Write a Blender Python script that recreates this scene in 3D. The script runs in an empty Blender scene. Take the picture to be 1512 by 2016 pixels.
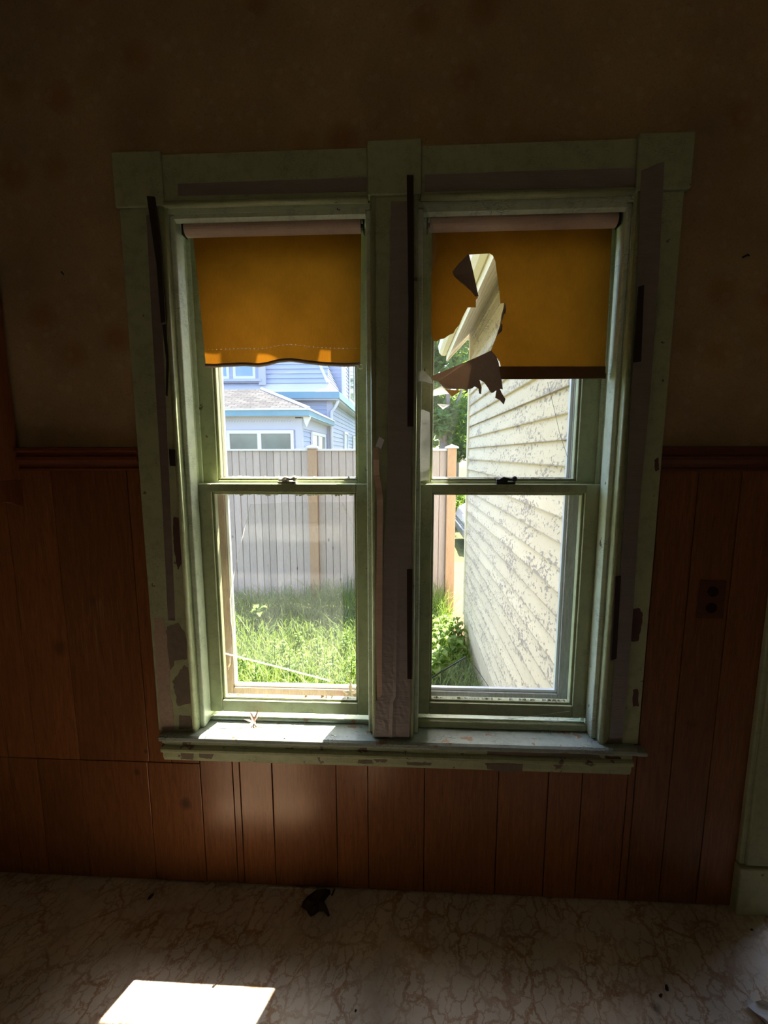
import bpy, bmesh, math, random
from math import sin, cos, pi, radians, sqrt
import numpy as np
from mathutils import Matrix, Vector

random.seed(7)
rng = np.random.default_rng(11)
C = bpy.context.scene.collection
S = bpy.context.scene

# ------------------------------------------------------------------ camera
F_PX, YAW, PITCH, ROLL, DIST, EYE = 850.0, 0.0464, 0.1335, -0.001, 1.2445, 1.42
def cam_axes():
    r = Vector((cos(YAW), sin(YAW), 0)); f = Vector((-sin(YAW), cos(YAW), 0)); u = Vector((0, 0, 1))
    f2 = f*cos(PITCH) - u*sin(PITCH); u2 = u*cos(PITCH) + f*sin(PITCH)
    return r*cos(ROLL) + u2*sin(ROLL), u2*cos(ROLL) - r*sin(ROLL), f2
cd = bpy.data.cameras.new('camera'); cam = bpy.data.objects.new('camera', cd); C.objects.link(cam)
ar, au, af = cam_axes()
m = Matrix((ar, au, -af)).transposed().to_4x4(); m.translation = Vector((0, -DIST, EYE))
cam.matrix_world = m
cd.sensor_fit = 'HORIZONTAL'; cd.sensor_width = 36.0; cd.lens = 36.0*F_PX/1512.0
cd.clip_start = 0.02; cd.clip_end = 500
S.camera = cam

# ------------------------------------------------------------------ sky, sun, exposure
SUN = Vector((0.40, 1.0, 2.30)).normalized()
w = bpy.data.worlds.new('world'); S.world = w; w.use_nodes = True
nt = w.node_tree; bgn = nt.nodes['Background']
sk = nt.nodes.new('ShaderNodeTexSky'); sk.sky_type = 'NISHITA'; sk.sun_disc = False
sk.sun_elevation = math.asin(SUN.z); sk.sun_rotation = math.atan2(SUN.x, SUN.y)
sk.air_density = 1.0; sk.dust_density = 2.5; sk.ozone_density = 1.0
nt.links.new(sk.outputs[0], bgn.inputs[0]); bgn.inputs[1].default_value = 0.46
sl = bpy.data.lights.new('sun', 'SUN'); so = bpy.data.objects.new('sun', sl); C.objects.link(so)
sl.energy = 16.0; sl.angle = radians(0.55); sl.color = (1.0, 0.93, 0.80)
so.rotation_euler = (-SUN).to_track_quat('-Z', 'Y').to_euler()
so.location = (3, 8, 18)
vs = S.view_settings
vs.view_transform = 'Standard'; vs.look = 'None'; vs.gamma = 1.0; vs.use_curve_mapping = False
vs.exposure = 1.3

# ------------------------------------------------------------------ materials
class NT:
    def __init__(s, name):
        s.m = bpy.data.materials.new(name); s.m.use_nodes = True
        s.t = s.m.node_tree; s.N = s.t.nodes; s.b = s.N['Principled BSDF']; s.out = s.N['Material Output']
        s._p = None
    def n(s, ty, **k):
        x = s.N.new('ShaderNode'+ty)
        for a, v in k.items(): setattr(x, a, v)
        return x
    def l(s, a, b): s.t.links.new(a, b)
    def pos(s, scale=(1, 1, 1), kind='Position', rot=(0, 0, 0)):
        g = s.n('NewGeometry') if kind == 'Position' else s.n('TexCoord')
        mp = s.n('Mapping'); mp.inputs['Scale'].default_value = scale; mp.inputs['Rotation'].default_value = rot
        s.l(g.outputs[kind], mp.inputs[0]); return mp.outputs[0]
    def noise(s, vec, scale, detail=4, rough=0.55, dist=0.0):
        x = s.n('TexNoise'); x.inputs['Scale'].default_value = scale; x.inputs['Detail'].default_value = detail
        x.inputs['Roughness'].default_value = rough; x.inputs['Distortion'].default_value = dist
        s.l(vec, x.inputs['Vector']); return x.outputs['Fac']
    def vor(s, vec, scale, feature='DISTANCE_TO_EDGE', out='Distance'):
        x = s.n('TexVoronoi'); x.feature = feature; x.inputs['Scale'].default_value = scale
        s.l(vec, x.inputs['Vector']); return x.outputs[out]
    def ramp(s, fac, stops):
        x = s.n('ValToRGB'); e = x.color_ramp.elements
        while len(e) < len(stops): e.new(0.5)
        for q, (p, c) in zip(e, stops):
            q.position = p; q.color = (c, c, c, 1) if not hasattr(c, '__len__') else (*c, 1)
        s.l(fac, x.inputs[0]); return x.outputs[0]
    def mix(s, fac, a, b, mode='MIX'):
        x = s.n('Mix'); x.data_type = 'RGBA'; x.blend_type = mode
        for sock, v in ((x.inputs[0], fac), (x.inputs[6], a), (x.inputs[7], b)):
            if hasattr(v, 'is_output'): s.l(v, sock)
            elif hasattr(v, '__len__'): sock.default_value = (*v, 1)
            else: sock.default_value = v
        return x.outputs[2]
    def math(s, op, a, b=0.0):
        x = s.n('Math'); x.operation = op
        for sock, v in ((x.inputs[0], a), (x.inputs[1], b)):
            if hasattr(v, 'is_output'): s.l(v, sock)
            else: sock.default_value = v
        return x.outputs[0]
    def col(s, v):
        if hasattr(v, 'is_output'): s.l(v, s.b.inputs['Base Color'])
        else: s.b.inputs['Base Color'].default_value = (*v, 1)
    def set(s, rough=0.6, spec=0.3, metal=0.0):
        s.b.inputs['Roughness'].default_value = rough; s.b.inputs['Specular IOR Level'].default_value = spec
        s.b.inputs['Metallic'].default_value = metal
    def bump(s, h, strength=0.3, dist=0.002):
        x = s.n('Bump'); x.inputs['Strength'].default_value = strength; x.inputs['Distance'].default_value = dist
        s.l(h, x.inputs['Height']); s.l(x.outputs[0], s.b.inputs['Normal'])
    def rand(s, kind='obj'):
        if kind == 'obj': return s.n('ObjectInfo').outputs['Random']
        return s.n('NewGeometry').outputs['Random Per Island']

MATS = {}
def plain(name, c, rough=0.6, spec=0.3, metal=0.0, var=0.15, scale=20):
    if name in MATS: return MATS[name]
    t = NT(name); v = t.noise(t.pos(), scale, 4)
    t.col(t.mix(v, tuple(x*(1-var) for x in c), tuple(min(1, x*(1+var)) for x in c))); t.set(rough, spec, metal)
    MATS[name] = t.m; return t.m

def paint(name, green, chip, under=(0.17, 0.12, 0.085), crack=0.5, cs=(70, 70, 260)):
    t = NT(name); P = t.pos()
    tone = t.noise(P, 7, 3)
    g = t.mix(tone, tuple(x*0.86 for x in green), tuple(min(1, x*1.12) for x in green))
    dirt = t.ramp(t.noise(P, 34, 6, 0.7), [(0.30, 0.66), (0.52, 1.0)])
    g = t.mix(0.7, g, dirt, 'MULTIPLY')
    ck = t.ramp(t.vor(t.pos(cs), 1.0), [(0.0, 0.0), (0.05, 1.0)])
    where = t.ramp(t.noise(P, 9, 2), [(0.48, 0.0), (0.62, 1.0)])
    ckm = t.math('MULTIPLY', t.math('SUBTRACT', 1.0, ck), t.math('MULTIPLY', where, crack))
    g = t.mix(ckm, g, tuple(x*0.25 for x in green))
    cm = t.ramp(t.noise(P, 24, 5, 0.62), [(0.70-chip*0.25, 0.0), (0.715-chip*0.25, 1.0)])
    uc = t.mix(t.noise(P, 60, 3), tuple(x*0.7 for x in under), tuple(x*1.4 for x in under))
    t.col(t.mix(cm, g, uc)); t.set(0.42, 0.4)
    t.bump(t.math('SUBTRACT', 1.0, t.math('MAXIMUM', cm, ckm)), 0.5, 0.0015)
    return t.m

GREEN = (0.44, 0.475, 0.275)
M_GREEN = paint('green_paint', GREEN, 0.05)
M_JAMB = paint('green_paint_crazed', (0.68, 0.75, 0.58), 0.05, crack=0.75, cs=(40, 40, 210))
M_GREENW = paint('worn_green_paint', GREEN, 0.36)
M_STOOL = paint('weathered_sill_paint', (0.37, 0.43, 0.38), 0.34, under=(0.32, 0.20, 0.12), crack=1.0, cs=(60, 120, 120))
M_PUTTY = paint('crumbling_putty', (0.62, 0.60, 0.50), 0.7, under=(0.25, 0.19, 0.13))
M_BARE = plain('bare_primer', (0.21, 0.17, 0.13), 0.85, 0.1, var=0.25, scale=70)
M_PLASTER = plain('exposed_plaster', (0.44, 0.33, 0.26), 0.9, 0.1, var=0.3, scale=90)
M_RUST = plain('dark_red_underpaint', (0.11, 0.055, 0.05), 0.7, 0.2, var=0.25, scale=60)

def wallpaper():
    t = NT('old_floral_wallpaper'); P = t.pos()
    fine = t.noise(P, 150, 5, 0.7)
    base = t.mix(fine, (0.42, 0.27, 0.125), (0.62, 0.45, 0.25))
    d = t.n('TexVoronoi'); d.inputs['Scale'].default_value = 9.0; d.inputs['Randomness'].default_value = 0.75
    nv = t.n('Mix'); nv.data_type = 'VECTOR'
    t.l(P, d.inputs['Vector'])
    blob = t.ramp(d.outputs['Distance'], [(0.16, 1.0), (0.46, 0.0)])
    pick = t.n('SeparateColor'); t.l(d.outputs['Color'], pick.inputs[0])
    on = t.ramp(pick.outputs[0], [(0.45, 0.0), (0.5, 1.0)])
    hue = t.mix(pick.outputs[1], (0.40, 0.155, 0.045), (0.44, 0.26, 0.045))
    amt = t.math('MULTIPLY', t.math('MULTIPLY', blob, on), 0.55)
    base = t.mix(amt, base, hue)
    small = t.ramp(t.vor(P, 26, 'F1'), [(0.20, 1.0), (0.32, 0.0)])
    base = t.mix(t.math('MULTIPLY', small, 0.22), base, (0.66, 0.53, 0.36))
    vein = t.ramp(t.noise(P, 55, 2, 0.5, 1.5), [(0.485, 0.0), (0.5, 1.0), (0.515, 0.0)])
    base = t.mix(t.math('MULTIPLY', vein, 0.35), base, (0.12, 0.075, 0.04))
    stain = t.ramp(t.noise(P, 2.2, 4), [(0.35, 0.62), (0.6, 1.0)])
    t.col(t.mix(0.8, base, stain, 'MULTIPLY')); t.set(0.85, 0.15); t.bump(fine, 0.15, 0.001)
    return t.m
M_WALLPAPER = wallpaper()

def wood(name, a, b, rough, spec, grain=(18, 18, 1.2), objvar=0.35, knots=False, coat=0.0, marks=None):
    t = NT(name); P = t.pos(grain)
    g = t.noise(P, 6, 6, 0.65, 1.2)
    g2 = t.noise(t.pos(tuple(x*5 for x in grain)), 9, 4, 0.7)
    c = t.mix(t.ramp(g, [(0.3, 0.0), (0.72, 1.0)]), a, b)
    c = t.mix(t.math('MULTIPLY', t.ramp(g2, [(0.5, 0.0), (0.68, 1.0)]), 0.35), c, tuple(x*0.5 for x in a))
    r = t.ramp(t.rand(), [(0.0, 1-objvar), (1.0, 1.0+objvar*0.3)])
    c = t.mix(1.0, c, r, 'MULTIPLY')
    if knots:
        k = t.ramp(t.vor(t.pos((1.0, 1.0, 0.55)), 5.2, 'F1'), [(0.05, 1.0), (0.085, 0.0)])
        c = t.mix(t.math('MULTIPLY', k, 0.75), c, tuple(x*0.28 for x in a))
    if marks:
        for (kx, kz, kr, ka) in marks:
            sub = t.n('VectorMath'); sub.operation = 'SUBTRACT'; t.l(t.pos(), sub.inputs[0]); sub.inputs[1].default_value = (kx, -0.008, kz)
            mu = t.n('VectorMath'); mu.operation = 'MULTIPLY'; t.l(sub.outputs[0], mu.inputs[0]); mu.inputs[1].default_value = (1/kr, 0, 0.8/kr)
            ln = t.n('VectorMath'); ln.operation = 'LENGTH'; t.l(mu.outputs[0], ln.inputs[0])
            dd_ = t.math('ADD', ln.outputs['Value'], t.math('MULTIPLY', t.math('SUBTRACT', t.noise(t.pos(), 60, 3), 0.5), 0.7))
            c = t.mix(t.math('MULTIPLY', t.ramp(dd_, [(0.25, 1.0), (1.0, 0.0)]), ka), c, tuple(x*0.22 for x in a))
        # pale scuffs and drip marks left of the window
        sx = t.n('SeparateXYZ'); t.l(t.n('NewGeometry').outputs['Position'], sx.inputs[0])
        inx = t.ramp(t.math('ABSOLUTE', t.math('ADD', sx.outputs['X'], 0.93)), [(0.06, 1.0), (0.14, 0.0)])
        inz = t.math('MULTIPLY', t.ramp(t.math('SUBTRACT', sx.outputs['Z'], 0.70), [(0.0, 0.0), (0.22, 1.0)]), t.ramp(sx.outputs['Z'], [(0.965, 1.0), (0.985, 0.0)]))
        dr_ = t.ramp(t.noise(t.pos((70, 1, 2.2)), 2.0, 3), [(0.52, 0.0), (0.70, 1.0)])
        c = t.mix(t.math('MULTIPLY', t.math('MULTIPLY', dr_, 0.55), t.math('MULTIPLY', inx, inz)), c, (0.42, 0.27, 0.16))
        fl = t.ramp(t.noise(t.pos((150, 1, 18)), 1.6, 4, 0.7), [(0.56, 0.0), (0.70, 1.0)])   # short dark pores
        c = t.mix(t.math('MULTIPLY', fl, 0.55), c, tuple(x*0.35 for x in a))
    t.col(c); t.set(rough, spec)
    if marks: t.b.inputs['Specular Tint'].default_value = (1.0, 0.74, 0.55, 1)
    if coat: t.b.inputs['Coat Weight'].default_value = coat; t.b.inputs['Coat Roughness'].default_value = 0.3
    t.bump(g2, 0.12, 0.001); return t.m
M_PANEL = wood('varnished_panelling', (0.17, 0.055, 0.018), (0.34, 0.125, 0.043), 0.29, 0.68, objvar=0.25, marks=((-0.703, 0.293, 0.024, 0.9), (-0.825, 0.474, 0.008, 0.9), (-0.86, 0.40, 0.012, 0.8), (-1.072, 0.82, 0.03, 0.6), (-0.955, 0.97, 0.02, 0.5), (0.86, 0.62, 0.02, 0.5)))
M_RAIL = wood('red_brown_rail', (0.11, 0.028, 0.012), (0.20, 0.055, 0.022), 0.4, 0.45, grain=(1.2, 18, 18))
M_CAB = wood('cabinet_wood', (0.18, 0.055, 0.018), (0.30, 0.10, 0.035), 0.4, 0.4)
M_DARKGAP = plain('dark_backing', (0.03, 0.014, 0.008), 0.9, 0.1)
M_STORM = wood('weathered_storm_wood', (0.22, 0.155, 0.12), (0.31, 0.235, 0.195), 0.8, 0.2, grain=(14, 14, 2))
M_STORMG = wood('grey_storm_wood', (0.28, 0.26, 0.25), (0.44, 0.42, 0.41), 0.8, 0.2, grain=(14, 14, 2))
M_FENCE = wood('weathered_fence_board', (0.42, 0.345, 0.305), (0.56, 0.475, 0.43), 0.85, 0.15, grain=(22, 22, 1.6), objvar=0.22, knots=True)
M_POST = wood('tan_fence_post', (0.36, 0.225, 0.13), (0.48, 0.325, 0.21), 0.8, 0.2, grain=(16, 16, 1.5), objvar=0.1)

def lino():
    t = NT('marbled_linoleum'); P = t.pos()
    base = t.mix(t.noise(P, 9, 5), (0.70, 0.62, 0.53), (0.82, 0.75, 0.67))
    rot = t.pos((1, 1, 1), rot=(0, 0, 0.5))
    wv = t.n('TexNoise'); wv.inputs['Scale'].default_value = 38; wv.inputs['Detail'].default_value = 4; wv.inputs['Roughness'].default_value = 0.65
    t.l(P, wv.inputs['Vector'])
    addv = t.n('VectorMath'); addv.operation = 'MULTIPLY_ADD'; addv.inputs[1].default_value = (0.045, 0.045, 0.045)
    t.l(wv.outputs['Color'], addv.inputs[0]); t.l(rot, addv.inputs[2])
    def vein(sx, sy, sc, th):
        mp = t.n('Mapping'); mp.inputs['Scale'].default_value = (sx, sy, 1); t.l(addv.outputs[0], mp.inputs[0])
        return t.ramp(t.vor(mp.outputs[0], sc), [(0.0, 1.0), (th*0.45, 0.75), (th, 0.0)])
    v = t.math('MAXIMUM', vein(1.6, 0.85, 9, 0.055), t.math('MULTIPLY', vein(1.4, 0.8, 24, 0.075), 0.8))
    gate = t.ramp(t.noise(P, 7.5, 5), [(0.34, 0.12), (0.56, 1.0)])
    v = t.math('MULTIPLY', v, gate)
    c = t.mix(t.math('MULTIPLY', v, 0.95), base, (0.43, 0.245, 0.12))
    spk = t.ramp(t.noise(P, 180, 3, 0.8), [(0.60, 0.0), (0.72, 1.0)])
    c = t.mix(t.math('MULTIPLY', spk, 0.4), c, (0.25, 0.16, 0.10))
    # walked-in dirt and a spilled stain with a shape of its own
    dirt = t.ramp(t.noise(P, 2.6, 5, 0.6), [(0.34, 0.58), (0.62, 1.0)])
    c = t.mix(0.8, c, dirt, 'MULTIPLY')
    sm = t.pos((1, 1, 1)); mp = t.n('Mapping'); mp.inputs['Location'].default_value = (-0.68, 0.21, 0)
    mp.inputs['Rotation'].default_value = (0, 0, 0.1); t.l(sm, mp.inputs[0])
    mp2 = t.n('Mapping'); mp2.inputs['Scale'].default_value = (22, 7.5, 0); t.l(mp.outputs[0], mp2.inputs[0])
    ln = t.n('VectorMath'); ln.operation = 'LENGTH'; t.l(mp2.outputs[0], ln.inputs[0])
    d = t.math('ADD', ln.outputs['Value'], t.math('MULTIPLY', t.noise(P, 30, 5, 0.7), 1.3))
    st = t.ramp(d, [(0.55, 0.85), (1.5, 0.0)])
    c = t.mix(st, c, (0.07, 0.035, 0.02))
    t.col(c); t.set(0.42, 0.4); t.bump(t.noise(P, 14, 4), 0.12, 0.004)
    return t.m
M_LINO = lino()

def cloth(name, dif, trn, tw, stain=True):
    t = NT(name); P = t.pos()
    weave = t.noise(t.pos((900, 900, 60)), 1.0, 2)
    blot = t.noise(P, 6, 5, 0.6)
    fac = t.ramp(blot, [(0.3, 0.72), (0.68, 1.05)])
    f2 = t.mix(0.25, fac, t.ramp(weave, [(0.3, 0.6), (0.7, 1.2)]), 'MULTIPLY')
    cd_ = t.mix(1.0, dif, f2, 'MULTIPLY'); ct = t.mix(1.0, trn, f2, 'MULTIPLY')
    d = t.n('BsdfDiffuse'); tr = t.n('BsdfTranslucent'); mx = t.n('MixShader'); mx.inputs[0].default_value = tw
    t.l(cd_, d.inputs[0]); t.l(ct, tr.inputs[0]); t.l(d.outputs[0], mx.inputs[1]); t.l(tr.outputs[0], mx.inputs[2])
    t.l(mx.outputs[0], t.out.inputs['Surface']); t.N.remove(t.b); return t.m
M_SHADE = cloth('amber_shade_cloth', (0.30, 0.18, 0.06), (0.20, 0.073, 0.004), 0.75)
M_REAR = cloth('fill_blind_cloth', (0.6, 0.45, 0.25), (0.19, 0.125, 0.06), 0.6)  # cloth of the added rear blind, tinted to warm the fill light
M_HEM = cloth('double_shade_cloth', (0.32, 0.20, 0.11), (0.17, 0.085, 0.03), 0.6)
M_FLAP = cloth('folded_shade_cloth', (0.40, 0.30, 0.26), (0.20, 0.11, 0.06), 0.12)
M_ROLL = cloth('rolled_shade_back', (0.84, 0.62, 0.50), (0.4, 0.2, 0.1), 0.05)

def glass(name, dust, tint=(0.97, 0.98, 0.97), refl=0.06):
    t = NT(name); P = t.pos()
    tr = t.n('BsdfTransparent'); tr.inputs[0].default_value = (*tint, 1)
    gl = t.n('BsdfGlossy'); gl.inputs['Roughness'].default_value = 0.02
    lw = t.n('LayerWeight'); lw.inputs[0].default_value = 0.5
    fr = t.math('ADD', 0.03, t.math('MULTIPLY', t.math('POWER', lw.outputs['Facing'], 5.0), 0.9))
    m1 = t.n('MixShader'); t.l(fr, m1.inputs[0]); t.l(tr.outputs[0], m1.inputs[1]); t.l(gl.outputs[0], m1.inputs[2])
    d = t.n('BsdfDiffuse'); d.inputs[0].default_value = (0.8, 0.79, 0.76, 1)
    tl = t.n('BsdfTranslucent'); tl.inputs[0].default_value = (0.8, 0.79, 0.76, 1)
    m2 = t.n('MixShader'); m2.inputs[0].default_value = 0.6; t.l(d.outputs[0], m2.inputs[1]); t.l(tl.outputs[0], m2.inputs[2])
    n = t.ramp(t.noise(P, 10, 6, 0.7), [(0.3, dust*0.45), (0.7, dust*1.5)])
    sp = t.ramp(t.noise(P, 260, 2, 0.6), [(0.70, 0.0), (0.76, 0.35 if dust > 0.02 else 0.0)])
    m3 = t.n('MixShader'); t.l(t.math('MAXIMUM', n, sp), m3.inputs[0]); t.l(m1.outputs[0], m3.inputs[1]); t.l(m2.outputs[0], m3.inputs[2])
    t.l(m3.outputs[0], t.out.inputs['Surface']); t.N.remove(t.b); return t.m
M_GLASS = glass('window_glass', 0.012)
M_DUSTY = glass('dusty_glass', 0.024)
M_EDGE = glass('glass_edge', 0.55)
M_EDGEK = plain('dark_glass_edge', (0.16, 0.17, 0.15), 0.3, 0.5)
M_FILM = glass('torn_plastic_film', 0.16, (0.93, 0.93, 0.92))
M_FILMW = glass('cloudy_plastic_film', 0.5, (0.93, 0.93, 0.92))
M_FILMD = glass('dirty_plastic_film', 0.12, (0.55, 0.55, 0.56))

def tape(name, c, rough, metal):
    t = NT(name); n1 = t.noise(t.pos((30, 30, 420)), 1.0, 3, 0.6); n2 = t.noise(t.pos((14, 14, 60)), 1.0, 4, 0.6)
    t.col(t.mix(n2, tuple(x*0.8 for x in c), tuple(x*1.2 for x in c))); t.set(rough, 0.4, metal)
    t.bump(t.math('ADD', t.math('MULTIPLY', n1, 0.4), n2), 0.6, 0.003); return t.m
M_TAPE = tape('grey_duct_tape', (0.29, 0.25, 0.235), 0.36, 0.5)
M_FOAM = plain('black_foam_strip', (0.05, 0.034, 0.028), 0.9, 0.1)
M_PAPER = tape('brown_paper_tape', (0.68, 0.48, 0.37), 0.7, 0.0)
M_IRON = plain('dark_iron', (0.03, 0.03, 0.028), 0.5, 0.5, 0.4, 0.4)
M_IRONP = paint('painted_iron', (0.55, 0.53, 0.45), 0.6, under=(0.05, 0.045, 0.04))
M_ALU = plain('pale_aluminium', (0.72, 0.73, 0.76), 0.4, 0.5, 0.2, 0.06)
M_WHITEP = plain('white_paper', (0.72, 0.73, 0.78), 0.7, 0.2, var=0.03)
M_LEAFDRY = plain('dry_leaf', (0.62, 0.40, 0.33), 0.75, 0.2, var=0.35, scale=60)
M_LEAFTAN = plain('tan_dry_leaf', (0.58, 0.46, 0.36), 0.75, 0.2, var=0.35, scale=60)
M_CHIP = plain('paint_chip', (0.70, 0.68, 0.60), 0.7, 0.2, var=0.3, scale=90)
M_DEBRIS = plain('dark_debris', (0.05, 0.036, 0.028), 0.9, 0.1, var=0.5, scale=90)
M_CEIL = plain('ceiling_plaster', (0.50, 0.45, 0.36), 0.9, 0.1, var=0.08, scale=4)
M_PLAINW = plain('plain_wall', (0.52, 0.47, 0.38), 0.9, 0.1, var=0.08, scale=4)
M_WINGW = plain('pale_wing_wall', (0.75, 0.72, 0.66), 0.9, 0.1, var=0.05, scale=4)
M_WINGF = plain('pale_wing_floor', (0.55, 0.46, 0.36), 0.5, 0.3, var=0.1, scale=6)
M_STRAND = plain('cobweb_thread', (0.8, 0.8, 0.8), 0.6, 0.2, var=0.02)

def peel():
    t = NT('peeling_yellow_paint'); P = t.pos()
    y = t.mix(t.noise(P, 6, 3), (0.62, 0.53, 0.37), (0.72, 0.63, 0.46))
    ch = t.noise(t.pos((1, 1.0, 1.6)), 34, 7, 0.72)
    big = t.noise(t.pos((1, 0.8, 2.4)), 4.5, 3)
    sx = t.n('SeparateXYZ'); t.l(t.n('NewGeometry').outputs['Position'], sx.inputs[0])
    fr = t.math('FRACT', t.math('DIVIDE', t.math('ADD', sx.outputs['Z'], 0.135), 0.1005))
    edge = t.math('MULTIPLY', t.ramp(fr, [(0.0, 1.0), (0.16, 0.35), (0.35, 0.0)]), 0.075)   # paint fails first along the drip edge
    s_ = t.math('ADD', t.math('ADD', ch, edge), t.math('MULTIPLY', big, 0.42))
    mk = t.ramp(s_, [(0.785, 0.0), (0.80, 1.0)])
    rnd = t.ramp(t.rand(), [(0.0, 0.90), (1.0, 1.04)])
    butt_shade = t.ramp(fr, [(0.0, 0.60), (0.035, 0.75), (0.06, 1.0)])  # shadow line under each clapboard butt, painted into the colour
    y = t.mix(1.0, t.mix(1.0, y, rnd, 'MULTIPLY'), butt_shade, 'MULTIPLY')
    und = t.mix(t.noise(P, 50, 3), (0.27, 0.22, 0.17), (0.42, 0.37, 0.32))
    t.col(t.mix(mk, y, und)); t.set(0.7, 0.2)
    t.bump(t.math('SUBTRACT', 1.0, mk), 0.6, 0.003); return t.m
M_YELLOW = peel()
M_YTRIM = plain('pale_yellow_trim', (0.74, 0.68, 0.50), 0.7, 0.2, var=0.12, scale=30)
M_SOFFIT = plain('peach_soffit_paint', (0.66, 0.56, 0.42), 0.8, 0.2, var=0.25, scale=14)
M_FOUND = plain('weathered_skirt', (0.52, 0.45, 0.32), 0.9, 0.1, var=0.3, scale=9)
M_BLUE = plain('pale_blue_siding', (0.31, 0.365, 0.52), 0.6, 0.3, var=0.06, scale=2)
M_LILAC = plain('lilac_white_trim', (0.40, 0.42, 0.52), 0.6, 0.3, var=0.05, scale=2)
M_TEAL = plain('teal_fascia', (0.14, 0.27, 0.37), 0.6, 0.3, var=0.12, scale=4)
M_WHITE = plain('white_trim', (0.58, 0.59, 0.64), 0.5, 0.3, var=0.04)
M_PANE = plain('dark_window_pane', (0.10, 0.13, 0.13), 0.08, 0.6, var=0.5, scale=2.5)
M_BLUEPANE = plain('blue_shutter', (0.20, 0.33, 0.46), 0.4, 0.4, var=0.15, scale=3)
def shingle():
    t = NT('grey_shingles'); br = t.n('TexBrick'); mp = t.pos((1, 1, 1))
    br.inputs['Scale'].default_value = 2.6; br.inputs['Color1'].default_value = (0.045, 0.044, 0.048, 1)
    br.inputs['Color2'].default_value = (0.085, 0.083, 0.086, 1); br.inputs['Mortar'].default_value = (0.012, 0.012, 0.014, 1)
    br.inputs['Mortar Size'].default_value = 0.02; br.inputs['Brick Width'].default_value = 0.6; br.inputs['Row Height'].default_value = 0.28
    t.l(mp, br.inputs['Vector']); t.col(br.outputs['Color']); t.set(0.9, 0.1); return t.m
M_SHINGLE = shingle()

def foliage(name, a, b, tw=0.45, rough=0.5):
    t = NT(name); r = t.rand('island')
    c = t.mix(r, a, b)
    t.col(c); t.set(rough, 0.3)
    tr = t.n('BsdfTranslucent'); t.l(t.mix(0.5, c, (0.26, 0.38, 0.03)), tr.inputs[0])
    mx = t.n('MixShader'); mx.inputs[0].default_value = tw
    t.l(t.b.outputs[0], mx.inputs[1]); t.l(tr.outputs[0], mx.inputs[2]); t.l(mx.outputs[0], t.out.inputs['Surface']); return t.m
M_GRASS = foliage('meadow_grass', (0.075, 0.15, 0.022), (0.19, 0.26, 0.065))
M_STRAW = foliage('seed_stalks', (0.26, 0.30, 0.13), (0.36, 0.36, 0.2))
M_WEED = foliage('weed_leaf', (0.075, 0.15, 0.024), (0.15, 0.225, 0.045))
M_TREE = foliage('tree_leaf', (0.05, 0.12, 0.03), (0.12, 0.20, 0.055), 0.4)
M_BARK = plain('bark', (0.24, 0.20, 0.17), 0.9, 0.1, var=0.3, scale=14)
def soil(name, a, b, sc):
    t = NT(name); P = t.pos(); t.col(t.mix(t.noise(P, sc, 8, 0.7), a, b)); t.set(0.95, 0.1)
    t.bump(t.noise(P, sc*2, 6), 0.6, 0.02); return t.m
M_SOIL = soil('mossy_ground', (0.05, 0.06, 0.02), (0.12, 0.13, 0.055), 9)
M_GRAVEL = soil('tan_gravel', (0.085, 0.052, 0.03), (0.16, 0.11, 0.075), 26)
M_CAR = plain('grey_car_paint', (0.22, 0.22, 0.24), 0.25, 0.6, 0.3, 0.05)
M_TYRE = plain('black_rubber', (0.02, 0.02, 0.02), 0.8, 0.2)
M_LAMP = plain('pale_lens', (0.75, 0.75, 0.75), 0.2, 0.5, var=0.05)

# ------------------------------------------------------------------ mesh helpers
ORG = {}
def tag(o, label=None, cat=None, group=None, kind=None):
    for k, v in (('label', label), ('category', cat), ('group', group), ('kind', kind)):
        if v: o[k] = v
    return o
def thing(name, loc, label, cat, group=None, kind=None):
    o = bpy.data.objects.new(name, None); o.empty_display_size = 0.05; C.objects.link(o); o.location = loc
    ORG[o.name] = Vector(loc); return tag(o, label, cat, group, kind)

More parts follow.
